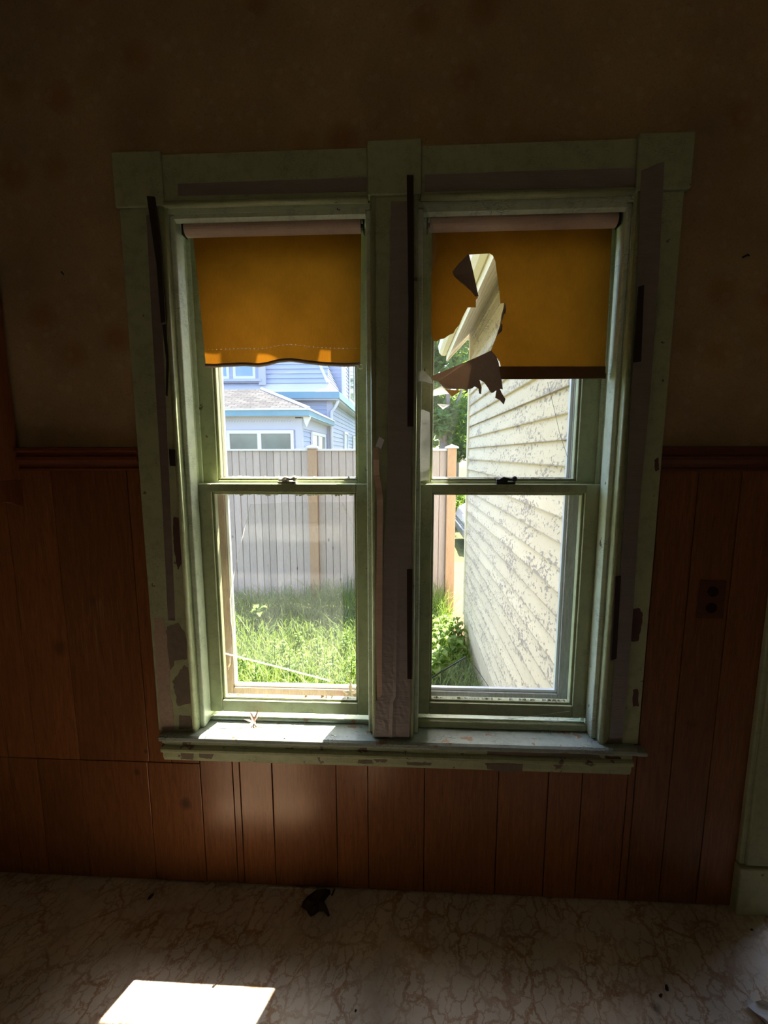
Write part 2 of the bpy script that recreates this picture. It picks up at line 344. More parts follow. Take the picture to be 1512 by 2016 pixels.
class MB:
    def __init__(s): s.v = []; s.f = []
    def add(s, vs_, fs):
        k = len(s.v); s.v += [tuple(p) for p in vs_]; s.f += [tuple(i+k for i in f) for f in fs]; return s
    def box(s, x0, x1, y0, y1, z0, z1):
        P = [(x0, y0, z0), (x1, y0, z0), (x1, y1, z0), (x0, y1, z0), (x0, y0, z1), (x1, y0, z1), (x1, y1, z1), (x0, y1, z1)]
        return s.add(P, [(0, 3, 2, 1), (4, 5, 6, 7), (0, 1, 5, 4), (1, 2, 6, 5), (2, 3, 7, 6), (3, 0, 4, 7)])
    def prism(s, poly, a, b, axis='y'):
        # polygon given in the two axes other than `axis`
        def P(u, v, t_):
            return {'y': (u, t_, v), 'x': (t_, u, v), 'z': (u, v, t_)}[axis]
        n = len(poly)
        V = [P(u, v, a) for u, v in poly]+[P(u, v, b) for u, v in poly]
        return s.add(V, [tuple(range(n)), tuple(range(2*n-1, n-1, -1))]+[(i, (i+1) % n+0, (i+1) % n+n, i+n) for i in range(n)])
    def sheet(s, pts): return s.add(pts, [tuple(range(len(pts)))])
    def tube(s, path, r, n=8, cap=True):
        path = [Vector(p) for p in path]; R = r if hasattr(r, '__len__') else [r]*len(path); V = []; Fs = []
        for i, p in enumerate(path):
            d = (path[min(i+1, len(path)-1)]-path[max(i-1, 0)]).normalized()
            a = d.orthogonal().normalized() if abs(d.z) > 0.9 or i == 0 and False else (Vector((0, 0, 1)).cross(d)).normalized() if abs(d.z) < 0.9 else Vector((1, 0, 0))
            a = (a - d*a.dot(d)).normalized(); b = d.cross(a)
            for k in range(n):
                t_ = 2*pi*k/n; V.append(p+(a*cos(t_)+b*sin(t_))*R[i])
        for i in range(len(path)-1):
            for k in range(n):
                Fs.append((i*n+k, i*n+(k+1) % n, (i+1)*n+(k+1) % n, (i+1)*n+k))
        if cap: Fs += [tuple(range(n-1, -1, -1)), tuple((len(path)-1)*n+k for k in range(n))]
        return s.add(V, Fs)
    def sphere(s, c, r, nu=10, nv=7, sc=(1, 1, 1)):
        V = []; Fs = []
        for j in range(nv+1):
            for i in range(nu):
                th = pi*j/nv; ph = 2*pi*i/nu
                V.append((c[0]+r*sc[0]*sin(th)*cos(ph), c[1]+r*sc[1]*sin(th)*sin(ph), c[2]+r*sc[2]*cos(th)))
        for j in range(nv):
            for i in range(nu): Fs.append((j*nu+i, j*nu+(i+1) % nu, (j+1)*nu+(i+1) % nu, (j+1)*nu+i))
        return s.add(V, Fs)
    def build(s, name, mat, parent=None, bevel=0.0, seg=2, smooth=False, fix=True):
        org = Vector((0, 0, 0))
        if parent is not None:
            q = parent
            while q.parent: q = q.parent
            org = ORG.get(q.name, Vector((0, 0, 0)))
        me = bpy.data.meshes.new(name)
        me.from_pydata([tuple(Vector(p)-org) for p in s.v], [], s.f)
        if fix:
            bm = bmesh.new(); bm.from_mesh(me); bmesh.ops.recalc_face_normals(bm, faces=bm.faces); bm.to_mesh(me); bm.free()
        me.materials.append(mat)
        if smooth:
            me.polygons.foreach_set('use_smooth', [True]*len(me.polygons))
        o = bpy.data.objects.new(name, me); C.objects.link(o)
        if parent is not None: o.parent = parent
        if bevel:
            b = o.modifiers.new('bevel', 'BEVEL'); b.width = bevel; b.segments = seg; b.limit_method = 'ANGLE'; b.angle_limit = radians(40)
        return o
def box(name, mat, parent, x0, x1, y0, y1, z0, z1, bevel=0.0, **k):
    return MB().box(x0, x1, y0, y1, z0, z1).build(name, mat, parent, bevel, **k)
def struct(o, label=None, cat=None):
    return tag(o, label, cat, None, 'structure')
def jag(pts, amp, n=2):
    # roughen a closed outline
    out = []
    for i, a in enumerate(pts):
        b = pts[(i+1) % len(pts)]
        out.append(a)
        for k in range(1, n+1):
            t_ = k/(n+1)
            out.append((a[0]+(b[0]-a[0])*t_+random.uniform(-amp, amp), a[1]+(b[1]-a[1])*t_+random.uniform(-amp, amp)))
    res = []
    for i, a in enumerate(out):     # one corner-cutting pass rounds the flakes
        b = out[(i+1) % len(out)]
        res += [(a[0]*.75+b[0]*.25, a[1]*.75+b[1]*.25), (a[0]*.25+b[0]*.75, a[1]*.25+b[1]*.75)]
    return res
def on_y(px, py, y):
    # a point of the photograph carried onto the plane y (used once, to measure the place)
    d = ar*((px-756)/F_PX) + au*(-(py-1008)/F_PX) + af
    k = (y+DIST)/d.y
    return (d.x*k, EYE+d.z*k)
def on_z(px, py, z):
    d = ar*((px-756)/F_PX) + au*(-(py-1008)/F_PX) + af
    k = (z-EYE)/d.z
    return (d.x*k, -DIST+d.y*k)

# ------------------------------------------------------------------ room shell
XL, XR, YB, ZC, WT = -1.45, 2.45, -3.3, 2.75, 0.18
floor = struct(box('floor', M_LINO, None, XL, XR, YB, 0.0, -0.05, 0.0), 'marbled beige linoleum floor with brown veins and dirt', 'floor')
ceiling = struct(box('ceiling', M_CEIL, None, XL-0.1, XR+0.1, YB-0.1, WT, ZC, ZC+0.1), 'dim plaster ceiling of the kitchen', 'ceiling')
wl = struct(box('wall_left', M_WALLPAPER, None, XL-0.1, XL, YB, WT, -0.05, ZC), 'left side wall in old floral wallpaper', 'wall')
mb = MB()
mb.box(XR, XR+0.1, YB, WT, -0.05, ZC)
wr = struct(mb.build('wall_right', M_WALLPAPER), 'right side wall in old floral wallpaper', 'wall')
mb = MB()   # unseen rear wall; its window opening is added to give fill light
mb.box(XL, XR, YB-0.12, YB, -0.05, 0.8); mb.box(XL, XR, YB-0.12, YB, 2.1, ZC)
mb.box(XL, -0.8, YB-0.12, YB, 0.8, 2.1); mb.box(1.3, XR, YB-0.12, YB, 0.8, 2.1)
wb = struct(mb.build('wall_back', M_PLAINW), 'rear wall behind the viewer with a window opening added for fill light', 'wall')
mb = MB()   # window wall
D0, D1, DH = 1.155, 1.95, 2.08
mb.box(XL, -0.66, 0, WT, -0.05, ZC)
mb.box(-0.66, 0.605, 0, WT, -0.05, 0.50)
mb.box(-0.66, 0.605, 0, WT, 2.082, ZC)
mb.box(-0.078, 0.019, 0.0, WT, 0.50, 2.082)
mb.box(0.605, D0, 0, WT, -0.05, ZC)
mb.box(D0, D1, 0, WT, DH, ZC); mb.box(D1, XR, 0, WT, -0.05, ZC)
wf = struct(mb.build('wall_front', M_WALLPAPER), 'window wall, stained floral wallpaper above dark wood panelling', 'wall')

rb = thing('roller_blind', (0.25, YB-0.05, 2.1), 'cream blind added behind the viewer to warm the fill light', 'blind')  # blind added out of view, softens and warms the fill
MB().tube([(-0.82, YB-0.05, 2.09), (1.32, YB-0.05, 2.09)], 0.02, 12).build('roller', M_ROLL, rb)
MB().sheet([(-0.81, YB-0.05, 0.79), (1.31, YB-0.05, 0.79), (1.31, YB-0.05, 2.09), (-0.81, YB-0.05, 2.09)]).build('cloth', M_REAR, rb)

# sheathing behind the panelling and the boards one by one
mb = MB(); mb.box(XL, -0.745, -0.002, 0, 0, 1.38); mb.box(-0.745, 0.69, -0.002, 0, 0, 0.47); mb.box(0.69, 1.04, -0.002, 0, 0, 1.38)
mb.build('sheathing', M_DARKGAP, wf)
def plank(x0, x1, z0, z1):
    g = 0.0011
    box('plank', M_PANEL, wf, x0+g, x1-g, -0.0085+random.uniform(-0.0006, 0.0006), -0.002, z0+g, z1-g, 0.0016)
up = [XL, -1.385, -1.29, -1.195, -1.047, -0.815, -0.742]
for a, b in zip(up, up[1:]): plank(a, b, 0.4365, 1.378)
lo = [XL, -1.385, -1.29, -1.195, -1.05, -0.822, -0.65]
for a, b in zip(lo, lo[1:]): plank(a, b, 0.004, 0.4365)
plank(-0.742, -0.65, 0.4365, 0.47)
un = [-0.65, -0.544, -0.521, -0.416, -0.21, -0.109, 0.07, 0.299, 0.452, 0.554, 0.69]
for a, b in zip(un, un[1:]): plank(a, b, 0.004, 0.47)
ri = [0.69, 0.712, 0.815, 0.93, 1.04]
for a, b in zip(ri, ri[1:]): plank(a, b, 0.004, 1.378)

def chair_rail(name, x0, x1, label):
    prof = [(0, 1.372), (-0.014, 1.372), (-0.016, 1.378), (-0.012, 1.384), (-0.015, 1.392), (-0.022, 1.404), (-0.022, 1.412), (-0.016, 1.418), (-0.018, 1.426), (-0.026, 1.431), (-0.026, 1.438), (0, 1.441)]
    o = MB().prism(prof, x0, x1, 'x').build(name, M_RAIL); struct(o, label, 'trim')
chair_rail('trim_1', -1.137, -0.771, 'dark red moulded chair rail left of the windows')
chair_rail('trim_2', 0.706, 1.034, 'dark red moulded chair rail right of the windows')

# ------------------------------------------------------------------ window casing (shared by the two windows)
tr = thing('trim_3', (0, 0, 0.5), 'chipped green painted casing, sill and apron framing both windows', 'window casing', kind='structure')
YF = -0.020
def half_round(mb, x, z0, z1, y, r):
    mb.tube([(x, y, z0), (x, y, z1)], r, 10)
def casing(name, x0, x1, z0, z1, bead):
    mb = MB().box(x0, x1, YF, 0, z0, z1)
    o = mb.build(name, M_GREEN, tr, 0.003)
    for bx in bead:
        half_round_m = MB(); half_round(half_round_m, bx, z0, z1, YF+0.001, 0.0075)
        half_round_m.build('bead', M_GREEN, o, smooth=True)
    return o
casL = casing('side_casing', -0.770, -0.645, 0.556, 2.076, [-0.6525])
casR = casing('side_casing', 0.590, 0.706, 0.556, 2.080, [0.5975])
casM = casing('mullion_casing', -0.092, 0.033, 0.556, 2.086, [-0.0855, 0.0265])
for x0, x1, z0, z1 in ((-0.776, -0.643, 2.075, 2.209), (-0.0990, 0.040, 2.086, 2.216), (0.581, 0.717, 2.080, 2.211)):
    box('corner_block', M_GREEN, tr, x0, x1, -0.027, 0, z0, z1, 0.003)
for x0, x1, zt in ((-0.643, -0.099, 2.203), (0.040, 0.581, 2.203)):
    mb = MB().box(x0, x1, YF, 0, 2.080, zt)
    o = mb.build('head_casing', M_GREEN, tr, 0.002)
    mb = MB(); mb.tube([(x0, YF+0.001, 2.0815), (x1, YF+0.001, 2.0815)], 0.0075, 10); mb.build('bead', M_GREEN, o, smooth=True)
# sill board (stool) with rounded nose, apron with bead
prof = [(0.0, 0.530), (-0.034, 0.530), (-0.041, 0.534), (-0.045, 0.541), (-0.044, 0.549), (-0.038, 0.5545), (-0.03, 0.5555), (0.0, 0.5555)]
stool = MB().prism(prof, -0.757, 0.692, 'x').build('stool', M_STOOL, tr)
for x0, x1 in ((-0.6445, -0.0925), (0.0335, 0.5895)):
    MB().prism([(0.0, 0.53), (0.0, 0.5555), (0.054, 0.5555), (0.054, 0.53)], x0, x1, 'x').build('stool_inset', M_STOOL, tr)
box('stool_horn', M_STOOL, tr, 0.690, 0.724, -0.043, 0, 0.532, 0.545, 0.003)
prof = [(0, 0.531), (-0.026, 0.531), (-0.027, 0.512), (-0.033, 0.510), (-0.038, 0.505), (-0.039, 0.499), (-0.036, 0.493), (-0.030, 0.490), (-0.026, 0.488), (-0.026, 0.470), (-0.020, 0.456), (0, 0.456)]
apron = MB().prism(prof, -0.757, 0.688, 'x').build('apron', M_GREENW, tr)

# flaked areas: irregular thin patches where paint is gone
def patch(pts, y, mat, parent, amp=0.004, th=0.0007, px=True, n=4):
    P = [on_y(a, b, y) for a, b in pts] if px else pts
    th += random.uniform(0.0, 0.0005)
    return MB().prism(jag(P, amp, n), y-th, y, 'y').build('bare_patch', mat, parent)
patch([(303, 1217), (322, 1216), (330, 1260), (334, 1330), (340, 1400), (342, 1438), (318, 1437), (312, 1360), (306, 1290)], YF, M_PLASTER, casL, 0.0035)
patch([(328, 1234), (350, 1226), (360, 1240), (370, 1262), (369, 1297), (345, 1300), (337, 1320), (325, 1300), (326, 1262)], YF, M_BARE, casL, 0.0035)
patch([(362, 1310), (370, 1313), (376, 1345), (378, 1385), (350, 1390), (344, 1360), (340, 1340), (352, 1325)], YF, M_BARE, casL, 0.0035)
patch([(353, 1408), (375, 1410), (380, 1432), (352, 1436)], YF, M_BARE, casL, 0.0018)
patch([(342, 1018), (353, 1020), (357, 1060), (358, 1110), (350, 1122), (344, 1090), (341, 1050)], YF, M_RUST, casL, 0.0015)
patch([(1243, 1198), (1258, 1197), (1266, 1210), (1262, 1232), (1256, 1262), (1240, 1262), (1236, 1230)], YF, M_RUST, casR, 0.0018)
patch([(1246, 1358), (1256, 1357), (1258, 1390), (1246, 1390)], YF, M_RUST, casR, 0.002)
patch([(1288, 905), (1296, 900), (1298, 925), (1290, 928)], YF, M_RUST, casR, 0.0015)
patch([(1198, 1452), (1225, 1448), (1226, 1464), (1192, 1466)], YF, M_BARE, casR, 0.0015)
for L in ([(960, 1479), (1050, 1480), (1180, 1487), (1188, 1498), (1100, 1496), (1030, 1496), (958, 1489)],
          [(700, 1477), (790, 1480), (788, 1490), (705, 1489)], [(1190, 1488), (1222, 1490), (1226, 1504), (1196, 1503)],
          [(562, 1472), (578, 1472), (578, 1480), (562, 1480)], [(520, 1460), (545, 1461), (540, 1466), (522, 1465)]):
    patch(L, -0.0268, random.choice([M_BARE, M_RUST]), apron, 0.0016)
for L in ([(955, 1502), (1030, 1504), (1028, 1518), (990, 1520), (960, 1514)], [(390, 1482), (422, 1484), (416, 1494), (394, 1491)],
          [(355, 1482), (382, 1484), (380, 1496), (360, 1494)], [(705, 1496), (733, 1497), (732, 1503), (706, 1503)], [(800, 1500), (850, 1502), (848, 1507), (802, 1506)]):
    patch(L, -0.0262, M_BARE, apron, 0.0016)

# ------------------------------------------------------------------ the two windows
def sash_frame(x0, x1, z0, z1, y0, sl_, sr_, rb, rt, th=0.035):
    mb = MB()
    mb.box(x0, x0+sl_, y0, y0+th, z0, z1); mb.box(x1-sr_, x1, y0, y0+th, z0, z1)
    mb.box(x0+sl_, x1-sr_, y0, y0+th, z0, z0+rb); mb.box(x0+sl_, x1-sr_, y0, y0+th, z1-rt, z1)
    a, b, c, d = x0+sl_, x1-sr_, z0+rb, z1-rt
    e = 0.007
    for (p, q, r_, s_) in ((a, a+e, c, d), (b-e, b, c, d), (a+e, b-e, c, c+e), (a+e, b-e, d-e, d)):
        mb.box(p, q, y0+0.009, y0+th-0.004, r_, s_)
    return mb, (a+e, b-e, c+e, d-e)
def sash_lock(x, z, y, par, mat):
    mb = MB()
    mb.box(x-0.028, x+0.028, y, y+0.022, z, z+0.006)
    mb.tube([(x-0.004, y+0.011, z+0.005), (x-0.004, y+0.011, z+0.014)], 0.011, 10)
    mb.tube([(x-0.022, y+0.011, z+0.008), (x-0.006, y+0.008, z+0.016), (x+0.012, y+0.006, z+0.013), (x+0.022, y+0.004, z+0.014)], [0.004, 0.006, 0.004, 0.004], 8)
    mb.sphere((x+0.025, y+0.003, z+0.015), 0.0085, 10, 7)
    mb.box(x-0.027, x-0.008, y+0.005, y+0.018, z+0.005, z+0.013)
    return mb.build('sash_lock', mat, par, 0.001)
def window(name, xa, xb, label, storm, zlb, stiles_u, lockx, lockmat):
    root = MB()
    root.box(xa-0.015, xa, 0.0, WT, 0.50, 2.082); root.box(xb, xb+0.015, 0.0, WT, 0.50, 2.082)
    root.box(xa, xb, 0.0, WT, 2.067, 2.082)
    root.prism([(0.054, 0.50), (0.054, 0.553), (0.30, 0.515), (0.30, 0.48)], xa, xb, 'x')
    root = root.build(name, M_JAMB); struct(root, label, 'window')
    s = 0.0145
    for a, b, side in ((xa, xa+s, 1), (xb-s, xb, -1)):
        MB().box(a, b, 0.001, 0.051, 0.556, 2.066).build('inner_stop', M_JAMB, root, 0.004)
        mid = (a, b-0.004) if side == 1 else (a+0.004, b)
        MB().box(mid[0], mid[1], 0.0905, 0.0975, 0.555, 2.066).build('parting_bead', M_JAMB, root, 0.001)
        MB().box(a, b+0.004*side if side == 1 else b, 0.134, 0.162, 0.54, 2.066).build('blind_stop', M_JAMB, root, 0.001)
    # stepped head moulding
    MB().prism([(0.001, 2.067), (0.001, 2.056), (0.012, 2.049), (0.02, 2.0585), (0.051, 2.055), (0.051, 2.067)], xa+s, xb-s, 'x').build('head_stop', M_JAMB, root)
    # lower sash, upper sash
    mb, gl = sash_frame(xa+0.002, xb-0.002, zlb, 1.330, 0.054, 0.049, 0.051, 0.040, 0.026)
    low = mb.build('lower_sash', M_GREEN, root, 0.0025)
    mb, gu = sash_frame(xa+0.002, xb-0.002, 1.308, 2.064, 0.098, stiles_u[0], stiles_u[1], 0.030, 0.045)
    upp = mb.build('upper_sash', M_GREEN, root, 0.0025)
    lk = sash_lock(lockx, 1.331, 0.058, low, lockmat)
    # storm sash outside
    sx0, sx1, l_, r_, zb, sm = storm
    mb = MB(); y0, y1 = 0.166, 0.196
    mb.box(sx0, sx0+l_, y0, y1, 0.53, 2.066); mb.box(sx1-r_, sx1, y0, y1, 0.53, 2.066)
    mb.box(sx0+l_, sx1-r_, y0, y1, 0.53, zb); mb.box(sx0+l_, sx1-r_, y0, y1, 1.295, 1.335); mb.box(sx0+l_, sx1-r_, y0, y1-0.008, 2.056, 2.066)
    st = mb.build('storm_sash', sm, root, 0.002)
    mb = MB(); a, b = sx0+l_, sx1-r_
    for (c, d) in ((zb, 1.295), (1.335, 2.056)):
        mb.box(a, a+0.009, 0.176, 0.190, c, d); mb.box(b-0.009, b, 0.176, 0.190, c, d)
        mb.box(a+0.009, b-0.009, 0.176, 0.190, c, c+0.010)
    mb.build('metal_channel', M_ALU, st, 0.001)
    return root, low, upp, gl, gu
w1, low1, upp1, gl1, gu1 = window('window_1', -0.6445, -0.0925, 'left double-hung window with a cracked lower pane and amber blind',
        (-0.6440, -0.0930, 0.042, 0.050, 0.598, M_STORM), 0.578, (0.053, 0.050), on_y(566, 940, 0.07)[0], M_IRONP)
w2, low2, upp2, gl2, gu2 = window('window_2', 0.0335, 0.5895, 'right double-hung window looking onto the yellow clapboards',
        (0.0340, 0.5890, 0.050, 0.058, 0.602, M_STORMG), 0.588, (0.045, 0.062), on_y(995, 940, 0.07)[0], M_IRON)
def pane(name, g, y, mat, par):
    return box(name, mat, par, g[0]-0.004, g[1]+0.004, y, y+0.0025, g[2]-0.004, g[3]+0.004)
pane('pane', gu1, 0.116, M_GLASS, upp1); pane('pane', gu2, 0.116, M_GLASS, upp2)
# right sash has a moulding at the sill
box('sill_moulding', M_GREEN, w2, 0.049, 0.5745, 0.030, 0.053, 0.556, 0.580, 0.005, seg=3)
box('sill_moulding', M_STOOL, w1, -0.629, -0.108, 0.040, 0.053, 0.556, 0.566, 0.003)

# cracked glass: shards left in the lower sashes
def shard(pts, y, mat, par, name='glass_shard', th=0.003, bright=(), emat=M_EDGE, tilt=0.0):
    P = [on_y(a, b, y) for a, b in pts]
    zz = min(q[1] for q in P)
    o = MB(); n = len(P)
    f = [(x, y+(z-zz)*tilt, z) for x, z in P]; bk = [(x, yy+th, z) for x, yy, z in f]
    o.add(f+bk, [tuple(range(n)), tuple(range(2*n-1, n-1, -1))]+[(i, (i+1) % n, (i+1) % n+n, i+n) for i in range(n)])
    o = o.build(name, mat, par)
    for i, r in bright:
        a, b = Vector(f[i]), Vector(f[(i+1) % n])
        MB().tube([a+Vector((0, th/2, 0)), b+Vector((0, th/2, 0))], r, 6).build('broken_edge', emat, o)
    return o
shard([(443, 1287), (545, 1313), (650, 1341), (678, 1342), (690, 1290), (703, 1232), (703, 1062), (672, 989), (560, 989), (493, 993), (481, 1042), (462, 1120), (453, 1180), (455, 1225), (461, 1265)], 0.083, M_DUSTY, low1,
      bright=((0, 0.0021), (1, 0.0021), (9, 0.0008), (10, 0.0012), (11, 0.0016), (12, 0.0016), (13, 0.0012), (3, 0.0006), (4, 0.0006), (6, 0.0006)))
shard([(674, 989), (704, 987), (704, 1060)], 0.081, M_GLASS, low1, bright=((2, 0.0006),))
shard([(842, 1340), (862, 1327), (917, 1294), (935, 1312), (962, 1352), (964, 1372), (842, 1372)], 0.083, M_DUSTY, low2,
      bright=((0, 0.0028), (1, 0.0022), (2, 0.0009), (3, 0.0009)), emat=M_EDGEK)
# crack lines in the right upper pane
for L in (((1078, 752), (1092, 810), (1101, 850), (1117, 900)),):
    MB().tube([(*on_y(a, b, 0.1155)[:1], 0.1152, on_y(a, b, 0.1155)[1]) for a, b in L], 0.0006, 5).build('crack', M_EDGEK, upp2)
# crumbling putty along the glass
def putty(par, x0, x1, z, y, n, h, mat, up_=1):
    mb = MB(); x = x0
    while x < x1:
        w_ = random.uniform(0.004, 0.02); hh = random.uniform(0.1, 1.0)*h
        mb.add([(x, y, z), (x+w_, y, z), (x+w_, y+0.014, z), (x, y+0.014, z), (x+w_*0.2, y+0.006, z+hh*up_), (x+w_*0.8, y+0.007, z+hh*up_*random.uniform(0.5, 1))],
               [(0, 1, 5, 4), (1, 2, 5), (2, 3, 4, 5), (3, 0, 4), (0, 3, 2, 1)]); x += w_
    o = mb.build('putty', mat, par); o['kind'] = 'stuff'; return o
putty(low1, gl1[0], gl1[1], gl1[2]-0.001, 0.066, 60, 0.011, M_PUTTY); putty(low1, gl1[0], gl1[1], gl1[3]+0.001, 0.066, 60, 0.008, M_PUTTY, -1)
putty(low2, gl2[0], gl2[1], gl2[2]-0.001, 0.066, 60, 0.007, M_PUTTY); putty(upp1, gu1[0], gu1[1], gu1[2]-0.001, 0.104, 60, 0.009, M_PUTTY); putty(upp2, gu2[0], gu2[1], gu2[2]-0.001, 0.104, 60, 0.005, M_PUTTY)

# ------------------------------------------------------------------ roller blinds
def blind(name, x0, x1, z, label, group):
    t = thing(name, ((x0+x1)/2, 0.03, z), label, 'blind', group)
    mb = MB(); mb.tube([(x0, 0.029, z), (x1, 0.029, z)], 0.0185, 20); mb.build('roller', M_ROLL, t, 0.0015, smooth=False)
    for xx, s in ((x0, -1), (x1, 1)):
        mb = MB(); mb.tube([(xx, 0.029, z), (xx+s*0.008, 0.029, z)], 0.005, 8); mb.box(xx+s*0.0065-0.0015, xx+s*0.0065+0.0015, 0.018, 0.046, z-0.016, z+0.018)
        mb.build('bracket', M_IRON, t)
    return t
b1 = blind('roller_blind', -0.612, -0.121, 2.040, 'whole amber roller blind with a wavy stitched hem, in left window', 'amber roller blinds')
# whole cloth with gentle folds and a wavy hem
nx, nz = 60, 50; V = []; Fs = []
hem = [(405, 723), (425, 724), (445, 722), (480, 721), (510, 723), (530, 720), (548, 716), (575, 714), (600, 716), (640, 720), (680, 722), (709, 721)]
hemw = [on_y(a, b, 0.036) for a, b in hem]
def hem_z(x):
    return float(np.interp(x, [p[0] for p in hemw], [p[1] for p in hemw]))
def cloth_pt(u, v):
    xl = -0.597+(0.017)*v; xr = -0.1215-(0.006)*v
    x = xl+(xr-xl)*u; zt = 2.033; zb = hem_z(x); z = zt+(zb-zt)*v
    y = 0.0375 + 0.003*v*sin(u*9+1.0)*v + 0.0018*sin(u*23+v*5)*v**2 - 0.010*v*v*math.exp(-((u-0.55)/0.12)**2) - 0.006*v**3*math.exp(-((u-0.08)/0.06)**2)
    return (x, y, z)
for j in range(nz+1):
    for i in range(nx+1): V.append(cloth_pt(i/nx, j/nz*0.86))
for j in range(nz):
    for i in range(nx):
        a = j*(nx+1)+i; Fs.append((a, a+1, a+nx+2, a+nx+1))
MB().add(V, Fs).build('cloth', M_SHADE, b1, smooth=True)
V = []; Fs = []; nh = 10
for j in range(nh+1):
    for i in range(nx+1): V.append(cloth_pt(i/nx, 0.862+j/nh*0.138))
for j in range(nh):
    for i in range(nx):
        a = j*(nx+1)+i; Fs.append((a, a+1, a+nx+2, a+nx+1))
MB().add(V, Fs).build('hem', M_SHADE, b1, smooth=True)
mb = MB()   # rolled lower edge of the hem
V = []; Fs = []; NS = 130    # the sewn seam, pierced by needle holes
for j, v_ in ((0, 0.8598), (1, 0.8620)):
    for i in range(NS*2+1): V.append(cloth_pt(i/(NS*2), v_))
for i in range(NS*2):
    if i % 7: Fs.append((i, i+1, i+NS*2+2, i+NS*2+1))
o = MB().add(V, Fs).build('stitching', M_HEM, b1); o['kind'] = 'stuff'
P = [cloth_pt(i/nx, 0.985) for i in range(nx+1)]
mb.tube([(p[0], p[1]-0.002, p[2]) for p in P], 0.0052, 8); mb.build('hem_edge', M_FLAP, b1, smooth=True)
p = on_y(709, 722, 0.034); mb = MB(); mb.tube([(p[0]+0.001+0.007*cos(k*0.6), 0.033, p[1]+0.006*sin(k*0.6)) for k in range(11)], 0.0018, 6); mb.build('frayed_end', M_CHIP, b1)

b2 = blind('roller_blind', 0.0665, 0.562, 2.038, 'torn amber roller blind with hanging flaps, in right window', 'amber roller blinds')
YS = 0.040
edge = [(850, 452), (1205, 449), (1200, 560), (1195, 650), (1191, 722), (986, 722), (983, 712), (977, 703), (966, 691), (976, 665), (984, 640), (987, 620), (991, 606), (992, 597), (985, 598), (983, 575), (979, 545), (975, 515), (970, 503), (964, 499), (923, 501), (931, 540), (941, 586), (937, 590), (937, 605), (921, 605), (912, 622), (904, 640), (897, 648), (893, 656), (884, 660), (874, 667), (866, 668), (860, 672), (853, 671), (849, 655), (849, 560)]
P = [on_y(a, b, YS) for a, b in edge]
MB().sheet([(x, YS+0.0015*sin(x*40), z) for x, z in P]).build('cloth', M_SHADE, b2)
P = [on_y(a, b, YS) for a, b in ((976, 722), (1191, 722), (1190, 745), (1100, 746), (980, 746.5))]
MB().prism(P, YS-0.004, YS+0.002, 'y').build('hem', M_HEM, b2)
a = on_y(1186, 735, YS); b_ = on_y(1192, 746, YS)
box('hem_slat_end', M_BARE, b2, a[0], b_[0], YS-0.0035, YS+0.0015, b_[1], a[1])
# big flap folded forward and hanging; curls
def flap(pts, depth, mat, name='torn_flap', hinge=None):
    P = [on_y(a, b, YS-0.008) for a, b in pts]
    zt = max(p[1] for p in P); zb = min(p[1] for p in P); xl = min(p[0] for p in P); xr = max(p[0] for p in P)
    V = [(x, YS-0.008-depth*((zt-z)/(zt-zb+1e-6))*0.8-0.010*sin(pi*(x-xl)/(xr-xl)), z) for x, z in P]
    return MB().sheet(V).build(name, mat, b2)
flap([(849, 742), (870, 733), (905, 719), (935, 706), (966, 691), (976, 702), (981, 716), (983, 735), (986, 750), (988, 768), (982, 767), (986, 776), (993, 787), (989, 798), (981, 789), (972, 785), (975, 770), (968, 775), (964, 775), (958, 765), (951, 755), (942, 750), (946, 765), (944.5, 778), (940.5, 777), (939.5, 767), (932, 763), (927, 767), (918, 769), (908, 768), (892, 768), (877, 767), (869, 760), (862, 752), (853, 750)], 0.02, M_FLAP)
flap([(876, 766), (908, 769), (889, 782)], 0.004, M_SHADE, 'torn_tip')
flap([(922, 502), (931, 540), (941, 586), (934, 587), (926, 578), (914, 566), (907, 562), (893, 545), (890, 536), (902, 522)], 0.012, M_FLAP)
for L in ([(992, 597), (996, 604), (996, 616), (990, 622), (987, 634), (983, 641), (987, 622)], [(985, 638), (989, 640), (988, 652), (980, 660), (977, 662)]):
    flap(L, 0.006, M_FLAP, 'torn_curl')

# ------------------------------------------------------------------ tapes, foam, film on the casing
def strip(name, pts, y, th, mat, label, cat, group=None, bevel=0.0):
    P = [on_y(a, b, y) for a, b in pts]; cx = sum(p[0] for p in P)/len(P); zz = min(p[1] for p in P)
    t = MB().prism(P, y-th, y, 'y'); org = Vector((cx, y, zz))
    t.v = [tuple(Vector(v)-org) for v in t.v]
    o = t.build(name, mat, None, bevel); o.location = org
    return tag(o, label, cat, group)
YT = YF-0.0003
strip('duct_tape', [(350, 362), (722, 349), (722, 377), (350, 386)], YT, 0.0006, M_TAPE, 'grey duct tape strip on casing above the left window', 'tape')
strip('duct_tape', [(836, 344), (960, 340), (960, 374), (836, 378)], YT, 0.0006, M_TAPE, 'short grey duct tape strip above right window, nearest the mullion', 'tape')
strip('duct_tape', [(958, 339), (1250, 331), (1250, 368), (958, 375)], YT, 0.0008, M_TAPE, 'long grey duct tape strip above right window, reaching its right corner', 'tape')
strip('duct_tape', [(288, 424), (309, 420), (322, 700), (334, 960), (345, 1222), (331, 1222), (318, 960), (303, 700)], YT, 0.0006, M_TAPE, 'long grey duct tape strip down the left outer casing', 'tape')
strip('duct_tape', [(1262, 336), (1308, 318), (1296, 560), (1278, 800), (1262, 960), (1241, 1280), (1226, 1452), (1200, 1455), (1217, 1180), (1236, 900), (1252, 600)], YT-0.0078, 0.0006, M_TAPE, 'wide grey duct tape strip down the right outer casing', 'tape')
